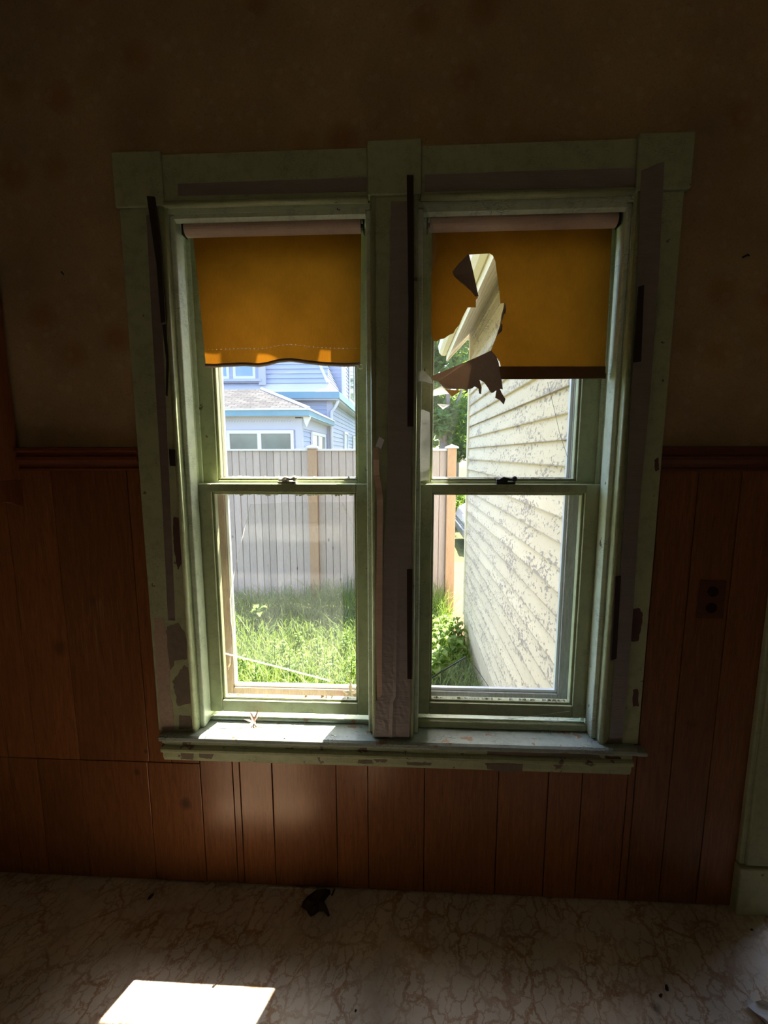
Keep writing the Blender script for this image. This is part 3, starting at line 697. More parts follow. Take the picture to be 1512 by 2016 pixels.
# mullion tape: wrinkled grid
Lp = [(400, 770, 803), (600, 766, 805), (900, 764, 809), (1050, 758, 810), (1200, 753, 811), (1374, 750, 808), (1376, 741, 808), (1447, 737, 806)]
V = []; Fs = []; NV, NU = 120, 10
for j in range(NV+1):
    py = 400+(1447-400)*j/NV
    xl = np.interp(py, [q[0] for q in Lp], [q[1] for q in Lp]); xr = np.interp(py, [q[0] for q in Lp], [q[2] for q in Lp])
    for i in range(NU+1):
        x, z = on_y(xl+(xr-xl)*i/NU, py, YT)
        k = max(0.15, (py-900)/550)
        V.append((x, -0.0285-0.0012*k*abs(sin(j*0.9+i*0.8)*sin(j*0.37)) - 0.001*k*random.random() - (0.002 if i == 5 else 0)*k, z))
for j in range(NV):
    for i in range(NU):
        q = j*(NU+1)+i; Fs.append((q, q+1, q+NU+2, q+NU+1))
org = Vector((-0.02, -0.03, 0.56)); mb = MB().add([tuple(Vector(v)-org) for v in V], Fs)
o = mb.build('duct_tape', M_TAPE, None, smooth=False); o.location = org
sm = o.modifiers.new('solid', 'SOLIDIFY'); sm.thickness = 0.0006; sm.offset = 1
tag(o, 'wide wrinkled grey duct tape down the mullion between both windows', 'tape')
strip('foam_strip', [(801, 347), (814, 347), (815, 600), (814, 840), (802, 840), (804, 600)], YF-0.0105, 0.006, M_FOAM, 'long black foam weatherstrip on upper half of the mullion', 'weatherstrip', None, 0.001)
strip('foam_strip', [(801, 1120), (812, 1120), (811, 1336), (802, 1336)], YF-0.0105, 0.004, M_FOAM, 'short black foam weatherstrip low on the mullion', 'weatherstrip', None, 0.001)
strip('foam_strip', [(291, 388), (306, 389), (318, 480), (328, 634), (319, 637), (310, 520)], YF-0.0085, 0.006, M_FOAM, 'black foam weatherstrip peeling off the top of left outer casing', 'weatherstrip', None, 0.001)
strip('foam_strip', [(320, 640), (327, 638), (333, 700), (330, 780), (327, 778), (328, 710)], YF-0.0002, 0.002, M_FOAM, 'thin curling black foam remnant below the peeling strip at left', 'weatherstrip')
strip('foam_strip', [(1256, 565), (1267, 562), (1261, 712), (1246, 714)], YF-0.0085, 0.004, M_FOAM, 'black foam weatherstrip beside the torn blind on right outer casing', 'weatherstrip', None, 0.001)
strip('foam_strip', [(1211, 1135), (1222, 1133), (1213, 1296), (1202, 1300)], YF-0.0085, 0.003, M_FOAM, 'black foam weatherstrip low on the right outer casing', 'weatherstrip', None, 0.001)
strip('foam_strip', [(333, 884), (346, 885), (347, 918), (335, 917)], YF-0.0085, 0.003, M_FOAM, 'small square black foam remnant halfway down left casing', 'weatherstrip', None, 0.001)
# brown paper tape hanging on the mullion with a folded top
t = thing('paper_tape', (-0.075, -0.03, 0.69), 'brown paper tape strip with folded top, curling down the mullion', 'tape')
Lp = [(735, 881, 745), (736, 905, 746), (735, 935, 747), (740, 962, 752), (742, 982, 754), (742, 1010, 754), (741, 1100, 753), (740, 1200, 753), (741, 1300, 752), (742, 1373, 752)]
V = []; Fs = []
for k, (xa, yy, xb) in enumerate(Lp):
    yd = -0.031-0.004*sin(k*1.9)-0.0025*(k % 2)
    for px_ in (xa, xb):
        x, z = on_y(px_, yy, -0.03); V.append((x, yd, z))
    if k: Fs.append((2*k-2, 2*k-1, 2*k+1, 2*k))
o = MB().add(V, Fs).build('tape_strip', M_PAPER, t); sm = o.modifiers.new('solid', 'SOLIDIFY'); sm.thickness = 0.0008
P = [on_y(a, b, -0.032) for a, b in ((739, 879), (747, 860), (757, 866), (750, 884), (745, 880))]
MB().sheet([(x, -0.034-0.006*(i in (1, 2)), z) for i, (x, z) in enumerate(P)]).build('folded_end', M_WHITEP, t)
# torn plastic film
def film(pts, y0, dy, mat, label):
    P = [on_y(a, b, y0) for a, b in pts]; zt = max(p[1] for p in P); org = Vector((P[0][0], y0, min(p[1] for p in P)))
    xl = min(p[0] for p in P)
    V = [(x, y0-dy*(x-xl)/0.05*(0.5+0.5*sin((zt-z)*30)), z) for x, z in P]
    # fan triangulated from centroid so that it bulges
    c = Vector((sum(v[0] for v in V)/len(V), sum(v[1] for v in V)/len(V)-0.006, sum(v[2] for v in V)/len(V)))
    mb = MB().add([tuple(Vector(v)-org) for v in V]+[tuple(c-org)], [(i, (i+1) % len(V), len(V)) for i in range(len(V))])
    o = mb.build('plastic_film', mat, None, smooth=True); o.location = org; return tag(o, label, 'plastic film')
film([(815, 392), (828, 392), (840, 418), (851, 442), (859, 470), (861, 492), (856, 520), (845, 540), (830, 547), (815, 545)], -0.029, 0.008, M_FILM, 'curled clear plastic film sheet hanging beside top of torn blind')
film([(816, 733), (834, 729), (843, 738), (850, 748), (852, 757), (838, 752), (817, 750)], -0.005, 0.006, M_FILMW, 'cloudy plastic film scrap on mullion next to the torn flap')
film([(819, 812), (832, 806), (846, 812), (847, 870), (845, 945), (828, 947), (818, 940)], 0.004, 0.003, M_FILMD, 'dirty grey plastic film scrap above meeting rail beside mullion')
film([(860, 795), (886, 797), (872, 806)], 0.112, 0.001, M_FILMW, 'small white triangle of film stuck inside right upper pane')
film([(849, 770), (870, 760), (884, 775), (868, 777), (849, 780)], 0.110, 0.001, M_FILMW, 'ragged white film scrap stuck behind torn flap in right window')
# cobweb threads over the right sill
for i, (p, q, lab) in enumerate((((872, 1427, 0.03), (1122, 1400, 0.05), 'longer cobweb thread slanting over the right sill'), ((1070, 1422, 0.02), (1150, 1411, 0.045), 'shorter cobweb thread at right end of the right sill'))):
    a = on_y(p[0], p[1], p[2]); b = on_y(q[0], q[1], q[2]); A = Vector((a[0], p[2], a[1])); B = Vector((b[0], q[2], b[1]))
    mb = MB().tube([tuple(A.lerp(B, k/6)-A-Vector((0, 0, 0.004*sin(pi*k/6)))) for k in range(7)], 0.00045, 5)
    o = mb.build('cobweb_thread', M_STRAND); o.location = A; tag(o, lab, 'cobweb')

# ------------------------------------------------------------------ dead leaves and flakes on the sills
def dry_leaf(loc, size, rot, mat, label, group=None, curl=0.5, lobes=7, stand=0.0, parent_rot=None):
    V = []; n = lobes*4; 
    for i in range(n):
        a = 2*pi*i/n; r = size*(0.55+0.45*cos(lobes*a/1.0)) * (0.8+0.4*random.random())*(1.25 if cos(a) > 0.3 else 0.9)
        r = max(r, size*0.22)
        x, y = r*cos(a), r*0.75*sin(a)
        z = curl*(abs(y)*0.9+0.35*x*x/size)+random.uniform(0, 0.12)*size
        V.append(Vector((x, y, z)))
    V.append(Vector((0, 0, 0.02*size)))
    R = Matrix.Rotation(rot, 3, 'Z') @ Matrix.Rotation(stand, 3, 'Y')
    V = [R @ v for v in V]; mz = min(v.z for v in V); V = [v-Vector((0, 0, mz)) for v in V]
    t = thing('dry_leaf', loc, label, 'leaf', group)
    o = MB().add([tuple(v+Vector(loc)) for v in V], [(i, (i+1) % n, n) for i in range(n)]).build('blade', mat, t)
    o.modifiers.new('solid', 'SOLIDIFY').thickness = 0.0006
    tip = V[n]; d = R @ Vector((-size*1.0, 0, size*0.1))
    MB().tube([tuple(tip+Vector(loc)), tuple(tip+d*0.6+Vector(loc)+Vector((0, 0, 0.002))), tuple(tip+d+Vector(loc)+Vector((0, 0, 0.0)))], [0.0012, 0.001, 0.0007], 5).build('stem', mat, t)
    return t
x, y = on_z(500, 1424, 0.5555)
dry_leaf((x, y, 0.5555), 0.031, 1.2, M_LEAFDRY, 'curled pinkish dry leaf lying on the sunny left sill', stand=-0.6, curl=0.9)
x, z = on_y(690, 1360, 0.14)
dry_leaf((x, 0.142, 0.578), 0.036, 1.7, M_LEAFTAN, 'large tan dry leaf standing in right corner behind lower left pane', stand=-1.25, curl=0.7, lobes=5)
dry_leaf((x-0.02, 0.147, 0.545), 0.026, 0.4, M_LEAFTAN, 'tan dry leaf slumped below the large standing leaf', stand=-0.7, curl=0.8, lobes=5)
for i, (px_, py_, s_) in enumerate(((585, 1370, 0.016), (615, 1372, 0.018), (640, 1366, 0.016), (665, 1372, 0.017), (560, 1373, 0.013))):
    x, z = on_y(px_, py_, 0.14)
    dry_leaf((x, 0.13+0.012*(i % 2), 0.562), s_, i*1.3, M_LEAFDRY if i % 2 else M_LEAFTAN, ('tan', 'pinkish', 'tan', 'pinkish', 'tan')[i]+' dry leaf scrap behind lower left pane, '+('second from left', 'third from left', 'fourth from left', 'rightmost of the litter', 'leftmost of the litter')[i], 'leaf scraps behind the lower left pane', 0.8, 5, -0.9)
x, z = on_y(450, 1305, 0.13)
dry_leaf((x, 0.145, z-0.02), 0.022, 0.2, M_LEAFDRY, 'narrow reddish dry leaf caught against the left storm stile', stand=-1.3, lobes=3)
def chip(px_, py_, s_, zz, label, group, mat=M_CHIP):
    x, y = on_z(px_, py_, zz); n = random.randint(4, 6)
    a0 = random.random()*6
    P = [(s_*(0.6+0.5*random.random())*cos(a0+2*pi*i/n)*1.5, s_*(0.6+0.5*random.random())*sin(a0+2*pi*i/n)) for i in range(n)]
    o = MB().prism(P, 0.0, 0.0012, 'z').build('paint_chip', mat); o.location = (x, y, zz+0.0002); o.rotation_euler = (random.uniform(-.1, .1), random.uniform(-.1, .1), random.random()*3)
    tag(o, label, 'paint chip', group)
for p in ((872, 1434, .004), (930, 1432, .0035), (900, 1431, .002), (1068, 1442, .0035), (1074, 1440, .002), (1125, 1444, .004), (1101, 1438, .002), (1135, 1452, .003), (1010, 1440, .002), (860, 1444, .002)):
    chip(*p, 0.5555, 'pale paint flake lying on the right sill', 'paint flakes on the right sill')
for p in ((600, 1424, .003), (660, 1450, .004), (655, 1447, .003), (560, 1452, .003), (540, 1420, .0025), (700, 1440, .003), (720, 1446, .0025), (715, 1430, .002), (680, 1432, .0025), (620, 1452, .003), (460, 1440, .0025), (430, 1432, .003)):
    chip(*p, 0.5555, 'pale paint flake lying on the left sill', 'paint flakes on the left sill')

# ------------------------------------------------------------------ floor litter
x, y = on_z(625, 1782, 0)
t = thing('dead_leaf_clump', (x, y, 0), 'dark crumpled leaf clump on the floor below the mullion', 'debris')
P = [on_z(a, b, 0.0) for a, b in ((593, 1786), (597, 1774), (606, 1764), (624, 1752), (650, 1752), (651, 1760), (644, 1768), (638, 1776), (644, 1786), (650, 1803), (646, 1806), (637, 1795), (628, 1795), (618, 1803), (612, 1806), (606, 1799), (604, 1794))]
n = len(P); cx = sum(p[0] for p in P)/n; cy = sum(p[1] for p in P)/n
V = [(a, b, 0.001) for a, b in P]+[((a-cx)*0.62+cx, (b-cy)*0.62+cy, 0.018+random.uniform(-0.006, 0.012)) for a, b in P]+[(cx, cy, 0.02)]
MB().add(V, [(i, (i+1) % n, (i+1) % n+n, i+n) for i in range(n)]+[(i+n, (i+1) % n+n, 2*n) for i in range(n)]+[tuple(range(n))]).build('blade', M_DEBRIS, t)
P = [on_z(a, b, 0) for a, b in ((653, 1765), (659, 1755))]
MB().tube([(P[0][0], P[0][1], 0.004), (P[1][0], P[1][1], 0.010)], 0.003, 6).build('stem', M_DEBRIS, t)
x, y = on_z(1490, 1990, 0)
t = thing('paper_scrap', (x, y, 0), 'curled white paper scrap on the floor at lower right', 'paper')
P = [on_z(a, b, 0) for a, b in ((1468, 1973), (1472, 1986), (1485, 1998), (1503, 2018), (1550, 2060), (1570, 2010), (1500, 1978), (1485, 1975))]
mb = MB().sheet([(a, b, 0.004+0.012*(i % 3 == 0)+0.004*(i in (1, 2, 3))) for i, (a, b) in enumerate(P)]); o = mb.build('sheet', M_WHITEP, t)
o.modifiers.new('solid', 'SOLIDIFY').thickness = 0.0008
lit = [(297, 1765, .006), (422, 1940, .004), (1313, 1946, .006), (1300, 1960, .004), (700, 1990, .0025), (1480, 1830, .003)]
for i, (px_, py_, s_) in enumerate(lit):
    x, y = on_z(px_, py_, 0); n = 6
    P = [(s_*(0.6+0.7*random.random())*cos(2*pi*k/n)*1.8, s_*(0.6+0.7*random.random())*sin(2*pi*k/n)) for k in range(n)]
    mb = MB().add([(a, b, 0) for a, b in P]+[(a*0.5, b*0.5, s_*0.7) for a, b in P], [tuple(range(n)), tuple(range(n, 2*n))]+[(k, (k+1) % n, (k+1) % n+n, k+n) for k in range(n)])
    o = mb.build('dirt_crumb', M_DEBRIS); o.location = (x, y, 0.0003); o.rotation_euler.z = random.random()*3
    tag(o, ('dark dirt flake on the floor far left, near the panelling', 'dark dirt crumb on the far edge of the sunlit floor patch', 'larger dark dirt crumb beside the brown floor stain', 'smaller dark dirt crumb inside the brown floor stain', 'tiny dirt crumb on the floor below the sill middle', 'dark dirt crumb on the floor beside the door plinth')[i], 'debris', 'dirt crumbs on the floor')
# curled lip of the linoleum at the wall
P = [on_z(a, b, 0.0) for a, b in ((520, 1741), (690, 1749))]
MB().prism([(P[0][0], 0.0), (P[1][0], 0.0), (P[1][0], 0.004), (P[0][0]+0.05, 0.006)], -0.016, -0.0135, 'y').build('curled_edge', M_LINO, floor)

# ------------------------------------------------------------------ wooden wall cabinet at far left
cabx = -1.137
t = thing('wall_cabinet', (cabx-0.15, -0.4, 1.27), 'reddish wooden wall cabinet with scalloped bottom rail at far left', 'cabinet')
box('body', M_CAB, t, XL+0.002, cabx-0.02, -0.86, -0.012, 1.30, 2.12, 0.002)
prof = [(-0.010, 1.268), (-0.018, 1.268), (-0.032, 1.272), (-0.046, 1.280), (-0.062, 1.284), (-0.80, 1.284), (-0.83, 1.27), (-0.86, 1.268), (-0.86, 1.345), (-0.010, 1.345)]
MB().prism(prof, cabx-0.02, cabx, 'x').build('scalloped_rail', M_CAB, t, 0.002)
mb = MB().box(cabx-0.02, cabx, -0.075, -0.010, 1.345, 2.12); mb.build('stile', M_CAB, t, 0.002)
mb = MB().box(cabx-0.02, cabx, -0.86, -0.80, 1.345, 2.12); mb.build('stile', M_CAB, t, 0.002)
for a, b in ((-0.80, -0.44), (-0.435, -0.078)):
    d = box('door', M_CAB, t, cabx-0.018, cabx+0.004, a+0.002, b-0.002, 1.352, 2.10, 0.004)
    MB().sphere((cabx+0.014, (b-0.05 if b < -0.3 else a+0.05), 1.42), 0.012).build('knob', M_IRON, d, smooth=True)

# hanging-hole remains and nail marks
def nail(px_, py_, label, y=0.0):
    x, z = on_y(px_, py_, y)
    o = MB().tube([(0, 0, 0), (0.004, -0.012, 0.002), (0.006, -0.014, -0.002)], 0.0022, 6).build('nail', M_IRON); o.location = (x, y, z)
    tag(o, label, 'nail')
nail(1462, 507, 'bent dark nail in the wallpaper right of the windows')
nail(125, 540, 'dark nail in the wallpaper left of the windows')
x, z = on_y(1400, 1180, -0.0085)
t = thing('outlet_plate', (x, -0.009, z-0.055), 'brown grimy outlet plate on the panelling right of the windows', 'outlet')
box('cover', M_RAIL, t, x-0.036, x+0.036, -0.0125, -0.0092, z-0.056, z+0.056, 0.002)
for dz in (-0.024, 0.024):
    MB().tube([(x, -0.0125, z+dz), (x, -0.0145, z+dz)], 0.015, 14).build('receptacle', M_DARKGAP, t)

# ------------------------------------------------------------------ doorway at right into the wing
dr = thing('door_1', (1.55, 0, 0), 'open doorway in green painted casing at right edge', 'doorway', kind='structure')
mb = MB().box(1.050, D0-0.005, -0.030, 0, 0.168, DH); o = mb.build('casing_board', M_GREEN, dr, 0.006, seg=3)
mb = MB().box(1.036, 1.052, -0.024, 0, 0.168, DH+0.11); mb.build('back_band', M_GREEN, dr, 0.005, seg=3)
box('plinth_block', M_GREEN, dr, 1.034, D0-0.003, -0.034, 0, 0.0, 0.164, 0.005)
box('threshold', M_RAIL, dr, D0, D1, 0.0, WT, -0.05, 0.006, 0.003)
box('casing_board', M_GREEN, dr, D1+0.005, D1+0.12, -0.028, 0, 0.0, DH, 0.005)
box('head_casing', M_GREEN, dr, 1.050, D1+0.12, -0.028, 0, DH, DH+0.12, 0.005)
box('jamb', M_GREEN, dr, D0-0.004, D0+0.014, 0.0, 0.30, 0.0, DH); box('jamb', M_GREEN, dr, D1-0.014, D1+0.004, 0.0, 0.30, 0.0, DH); box('jamb', M_GREEN, dr, D0, D1, 0.0, 0.30, DH-0.014, DH+0.004)

# ------------------------------------------------------------------ the wing (yellow clapboards) seen through the right window
GZ, WX, WY, WTOP = -0.45, 0.62, 3.02, 2.66
wing = thing('house_wing', (1.9, 1.6, GZ), 'cream yellow house wing with peeling clapboards outside right window', 'building')
mb = MB()
mb.box(WX+0.016, WX+0.10, WT, WY, -0.14, WTOP+0.1)
mb.box(WX+0.10, 3.6, WY-0.10, WY, -0.14, 0.8); mb.box(WX+0.10, 3.6, WY-0.10, WY, 2.1, WTOP+0.1)
mb.box(WX+0.10, 1.3, WY-0.10, WY, 0.8, 2.1); mb.box(2.9, 3.6, WY-0.10, WY, 0.8, 2.1)
mb.box(3.5, 3.6, WT, WY-0.1, -0.14, 0.8); mb.box(3.5, 3.6, WT, WY-0.1, 2.1, WTOP+0.1); mb.box(3.5, 3.6, WT, 0.8, 0.8, 2.1); mb.box(3.5, 3.6, 2.4, WY-0.1, 0.8, 2.1)
mb.box(XR+0.1, 3.6, 0.10, WT, -0.14, WTOP+0.1)
mb.build('inner_wall', M_WINGW, wing)
box('inner_floor', M_WINGF, wing, WX+0.10, 3.5, WT, WY-0.1, -0.06, 0.0)
box('inner_ceiling', M_PLAINW, wing, WX+0.10, 3.5, WT, WY-0.1, 2.55, 2.60)
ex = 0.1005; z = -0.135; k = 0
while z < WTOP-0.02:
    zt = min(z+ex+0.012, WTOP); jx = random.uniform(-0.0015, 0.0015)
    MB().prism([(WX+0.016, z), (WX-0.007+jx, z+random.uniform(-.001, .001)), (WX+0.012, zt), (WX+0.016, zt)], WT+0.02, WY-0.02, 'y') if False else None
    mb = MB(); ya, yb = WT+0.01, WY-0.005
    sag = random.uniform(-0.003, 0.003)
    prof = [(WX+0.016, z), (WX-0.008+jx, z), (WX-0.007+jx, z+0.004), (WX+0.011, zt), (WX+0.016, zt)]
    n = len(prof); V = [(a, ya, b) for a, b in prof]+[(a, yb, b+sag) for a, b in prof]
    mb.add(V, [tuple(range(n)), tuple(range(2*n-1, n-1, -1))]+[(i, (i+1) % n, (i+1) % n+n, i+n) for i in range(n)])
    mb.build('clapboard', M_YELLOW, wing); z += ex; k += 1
box('corner_board', M_YTRIM, wing, WX-0.014, WX+0.09, WY-0.006, WY+0.022, -0.20, WTOP+0.02, 0.003)
box('corner_board', M_YTRIM, wing, WX-0.016, WX+0.010, WY-0.05, WY-0.004, -0.17, WTOP, 0.003)
box('frieze_board', M_YTRIM, wing, WX-0.018, WX+0.016, WT+0.01, WY-0.004, WTOP-0.02, WTOP+0.13, 0.003)
mb = MB().box(WX+0.004, WX+0.10, WT, WY+0.01, GZ-0.1, -0.13); mb.box(WX+0.1, 3.6, WY-0.09, WY+0.01, GZ-0.1, -0.13); mb.build('skirt', M_FOUND, wing)
box('skirt_board', M_FOUND, wing, WX-0.004, WX+0.006, WT+0.01, WY, -0.30, -0.15, 0.002)
# gable roof, rake and eave soffit planks
SL = 1.05; EX_, EZ = 0.425, 2.345; RX = 2.1
def roof_z(x): return EZ+SL*(x-EX_)
mb = MB()
P = [(EX_, roof_z(EX_)+0.02), (RX, roof_z(RX)+0.02), (2*RX-EX_, roof_z(EX_)+0.02), (2*RX-EX_, roof_z(EX_)+0.10), (RX, roof_z(RX)+0.12), (EX_-0.02, roof_z(EX_-0.02)+0.10)]
mb.prism(P, WT+0.02, 3.19, 'y'); mb.build('roof', M_SHINGLE, wing)
npl = 5
for i in range(npl):   # soffit boards run along the eave
    xa = EX_+0.004+(0.20)*i/npl; xb = EX_+0.004+0.20*(i+1)/npl-0.003
    P = [(xa, roof_z(xa)+0.004), (xb, roof_z(xb)+0.004), (xb, roof_z(xb)+0.019), (xa, roof_z(xa)+0.019)]
    MB().prism(P, WT+0.02, 3.12, 'y').build('soffit_board', M_SOFFIT, wing)
P = [(EX_-0.012, roof_z(EX_-0.012)-0.02), (RX, roof_z(RX)-0.02), (RX, roof_z(RX)+0.10), (EX_-0.012, roof_z(EX_-0.012)+0.10)]
MB().prism(P, 3.12, 3.15, 'y').build('rake_board', M_SOFFIT, wing)
P = [(EX_-0.02, roof_z(EX_-0.02)-0.01), (EX_, roof_z(EX_)-0.0), (EX_, roof_z(EX_)+0.09), (EX_-0.02, roof_z(EX_-0.02)+0.10)]
MB().prism(P, WT+0.02, 3.15, 'y').build('fascia', M_YTRIM, wing)
MB().prism([(0.325, 2.46), (0.335, 2.40), (0.36, 2.372), (0.395, 2.368), (0.412, 2.385), (0.412, 2.46), (0.40, 2.46), (0.40, 2.39), (0.36, 2.385), (0.345, 2.41), (0.337, 2.46)], WT+0.02, 3.16, 'y').build('sun_stop_gutter', M_YTRIM, wing)  # gutter added along the eave to keep sun off the right sill
P = [(WX+0.02, WTOP), (2*RX-WX, WTOP), (RX, roof_z(RX))]
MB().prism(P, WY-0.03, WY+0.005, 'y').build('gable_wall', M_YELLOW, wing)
# unseen own eave over the windows; brackets added to break sunlight on hem
mb = MB().box(XL-0.3, WX-0.25, WT, WT+0.34, 2.84, 2.92)
for a_, b_ in ((-0.345, -0.285), (-0.158, -0.105), (0.0, 0.055), (-0.62, -0.50), (-0.95, -0.85)):
    mb.prism([(WT, 2.84), (WT+0.335, 2.84), (WT+0.335, 2.60), (WT+0.22, 2.52), (WT, 2.40)], a_, b_, 'x')
o = struct(mb.build('trim_4', M_YTRIM), 'unseen boxed eave above the windows with brackets added to break sunlight', 'eave')

# ------------------------------------------------------------------ garden
mb = MB().box(-30, 30, WT+0.02, 60, GZ-0.5, GZ)
ground = struct(mb.build('ground', M_SOIL), 'weedy ground of the yard outside', 'ground')
P = [(0.52, 3.0), (0.80, 3.05), (1.5, 3.2), (2.4, 6.1), (0.4, 6.1), (0.58, 3.9)]
struct(MB().prism(jag(P, 0.02, 3), GZ-0.02, GZ+0.012, 'z').build('path', M_GRAVEL), 'sunlit tan gravel path between fence post and wing', 'path')

# fence
FY = 3.80
fence = thing('board_fence', (-1.2, FY, GZ), 'grey weathered board fence with tan posts across the yard', 'fence')
FT = 1.455
posts = [on_y(616, 900, FY)[0], on_y(889, 900, FY)[0], on_y(616, 900, FY)[0]-2.0]
pw = 0.052
def picket_run(x0, x1):
    n = max(1, round((x1-x0)/0.083)); wd = (x1-x0)/n
    for i in range(n):
        a = x0+i*wd; yo = random.uniform(-0.004, 0.004)
        e0 = a+0.0006; e1 = a+wd-0.0006; yf = FY-0.012+yo
        MB().prism([(e0, FY+0.012), (e0, yf+0.010), (e0+0.005, yf), (e1-0.005, yf), (e1, yf+0.010), (e1, FY+0.012)], GZ+0.055+random.uniform(-0.004, 0.004), FT, 'z').build('picket', M_FENCE, fence)
picket_run(posts[2]+pw+0.002, posts[0]-pw-0.002); picket_run(posts[0]+pw+0.002, posts[1]-pw-0.002); picket_run(posts[2]-1.6, posts[2]-pw-0.002)
for a, b in ((posts[2]-1.6, posts[2]-pw), (posts[2]+pw, posts[0]-pw), (posts[0]+pw, posts[1]-pw)):
    box('top_cap', M_WHITE, fence, a, b, FY-0.03, FY+0.03, FT, FT+0.022, 0.003)
    for zz in (-0.1, 1.15): box('rail', M_FENCE, fence, a, b, FY+0.014, FY+0.05, zz, zz+0.08)
for x in posts:
    o = box('post', M_POST, fence, x-pw, x+pw, FY-0.055, FY+0.05, GZ-0.1, FT+0.03, 0.004)
    mb = MB().box(x-pw-0.02, x+pw+0.02, FY-0.075, FY+0.07, FT+0.03, FT+0.048)
    mb.add([(x-pw-0.012, FY-0.067, FT+0.048), (x+pw+0.012, FY-0.067, FT+0.048), (x+pw+0.012, FY+0.062, FT+0.048), (x-pw-0.012, FY+0.062, FT+0.048), (x, FY, FT+0.075)], [(0, 1, 4), (1, 2, 4), (2, 3, 4), (3, 0, 4)])
    mb.build('post_cap', M_WHITE, o)

# grass: blades as one countless mass
def blades(n, xr, yr, hfun, wid, bend, keep, seed):
    r = np.random.default_rng(seed); V = []; Fs = []
    cnt = 0
    while cnt < n:
        x = r.uniform(*xr); y = r.uniform(*yr)
        if not keep(x, y): continue
        h = hfun(x, y)*r.uniform(0.55, 1.15); a = r.uniform(0, 2*pi); w_ = wid*r.uniform(0.6, 1.3)
        dx, dy = cos(a), sin(a); bx, by = -dy, dx; b_ = bend*h*r.uniform(0.1, 1.3)
        k = len(V)
        for t_, wf_ in ((0, 1.0), (0.4, 0.9), (0.75, 0.6)):
            cx = x+bx*b_*t_**2; cy = y+by*b_*t_**2; cz = GZ+h*(t_-0.12*t_**3*bend*1.5)
            V.append((cx-dx*w_*wf_, cy-dy*w_*wf_, cz)); V.append((cx+dx*w_*wf_, cy+dy*w_*wf_, cz))
        V.append((x+bx*b_*1.1, y+by*b_*1.1, GZ+h*(0.98-0.12*bend*2.2*r.random())))
        Fs += [(k, k+1, k+3, k+2), (k+2, k+3, k+5, k+4), (k+4, k+5, k+6)]; cnt += 1
    mb = MB(); mb.v = V; mb.f = Fs; return mb
def gh(x, y):
    base = 0.20+0.06*sin(x*3.1+1)*cos(y*2.3)
    return base + 0.20*max(0, (y-2.6)/1.1)*(0.7+0.5*max(0, min(1, (x+1.6)/1.0))) + (0.05 if y > 3.2 else 0)
inyard = lambda x, y: y < FY-0.06 and not (x > 0.50 and y > 2.9) and x < 0.60
g = blades(15000, (-3.0, 0.60), (1.0, FY-0.06), gh, 0.0042, 0.75, inyard, 3).build('grass', M_GRASS, fix=False)
tag(g, 'tall tangled sunlit grass in the yard below the fence', 'grass', None, 'stuff')
g = blades(420, (-2.6, 0.55), (1.6, FY-0.1), lambda x, y: gh(x, y)*1.45, 0.0022, 0.35, inyard, 5).build('grass_stalks', M_STRAW, fix=False)
tag(g, 'pale seeding grass stalks standing above the yard grass', 'grass', None, 'stuff')
g = blades(1500, (0.3, 0.60), (0.4, 1.5), lambda x, y: 0.09, 0.004, 0.8, lambda x, y: True, 9).build('grass', M_GRASS, fix=False)
tag(g, 'low dim grass in shade at foot of the yellow wing', 'grass', None, 'stuff')
# broad-leaved weeds
def weed(x, y, h, nl, ls, label, group):
    t = thing('weed_plant', (x, y, GZ), label, 'plant', group)
    lean = random.uniform(-0.1, 0.1)
    MB().tube([(x, y, GZ), (x+lean*h*0.5, y, GZ+h*0.5), (x+lean*h, y, GZ+h)], [0.005, 0.004, 0.002], 6).build('stem', M_WEED, t)
    mb = MB()
    for i in range(nl):
        f = 0.25+0.75*i/nl; a = i*2.4+random.random()*0.5; L = ls*(1.15-0.5*f)*random.uniform(0.85, 1.2); W_ = L*0.30
        o_ = Vector((x+lean*h*f, y, GZ+h*f)); d = Vector((cos(a), sin(a), 0)); s_ = Vector((-sin(a), cos(a), 0))
        ze = [0, 0.28, 0.30, 0.05]
        pts = []
        for tt, ww, zz in ((0.0, 0.05, 0), (0.3, 0.85, 0.22), (0.6, 1.0, 0.28), (0.85, 0.5, 0.18)):
            c = o_+d*L*tt+Vector((0, 0, zz*L)); pts += [c-s_*W_*ww+Vector((0, 0, 0.1*L*ww)), c, c+s_*W_*ww+Vector((0, 0, 0.1*L*ww))]
        pts.append(o_+d*L+Vector((0, 0, 0.02*L)))
        Fs = []
        for q in range(3):
            for e in range(2): Fs.append((q*3+e, q*3+e+1, q*3+e+4, q*3+e+3))
        Fs += [(9, 10, 12), (10, 11, 12)]
        mb.add(pts, Fs)
    mb.build('leaves', M_WEED, t, smooth=True, fix=False)
x, y = on_z(510, 1215, GZ+0.18); weed(x, y, 0.30, 16, 0.13, 'bushy broad-leaved weed standing out left in the grass by the fence', None)
for i, (px_, py_) in enumerate(((600, 1300), (570, 1310), (625, 1275), (680, 1260), (655, 1295), (540, 1290), (590, 1255), (690, 1310), (500, 1320), (640, 1325), (560, 1270), (480, 1300))):
    x, y = on_z(px_, py_, GZ+0.15); weed(x, y, random.uniform(0.20, 0.30), 14, 0.062, 'broad-leaved weed among the grass seen through left window', 'weeds in the grass behind left window')
for i, (px_, py_) in enumerate(((853, 1235), (865, 1262), (878, 1225), (895, 1275), (868, 1295), (850, 1310), (885, 1250), (858, 1205), (902, 1250), (845, 1275))):
    x, y = on_z(px_, py_, GZ+0.15); weed(x, y, random.uniform(0.20, 0.34), 13, 0.12, 'broad-leaved weed beside the wing seen through right window', 'weeds beside the yellow wing')

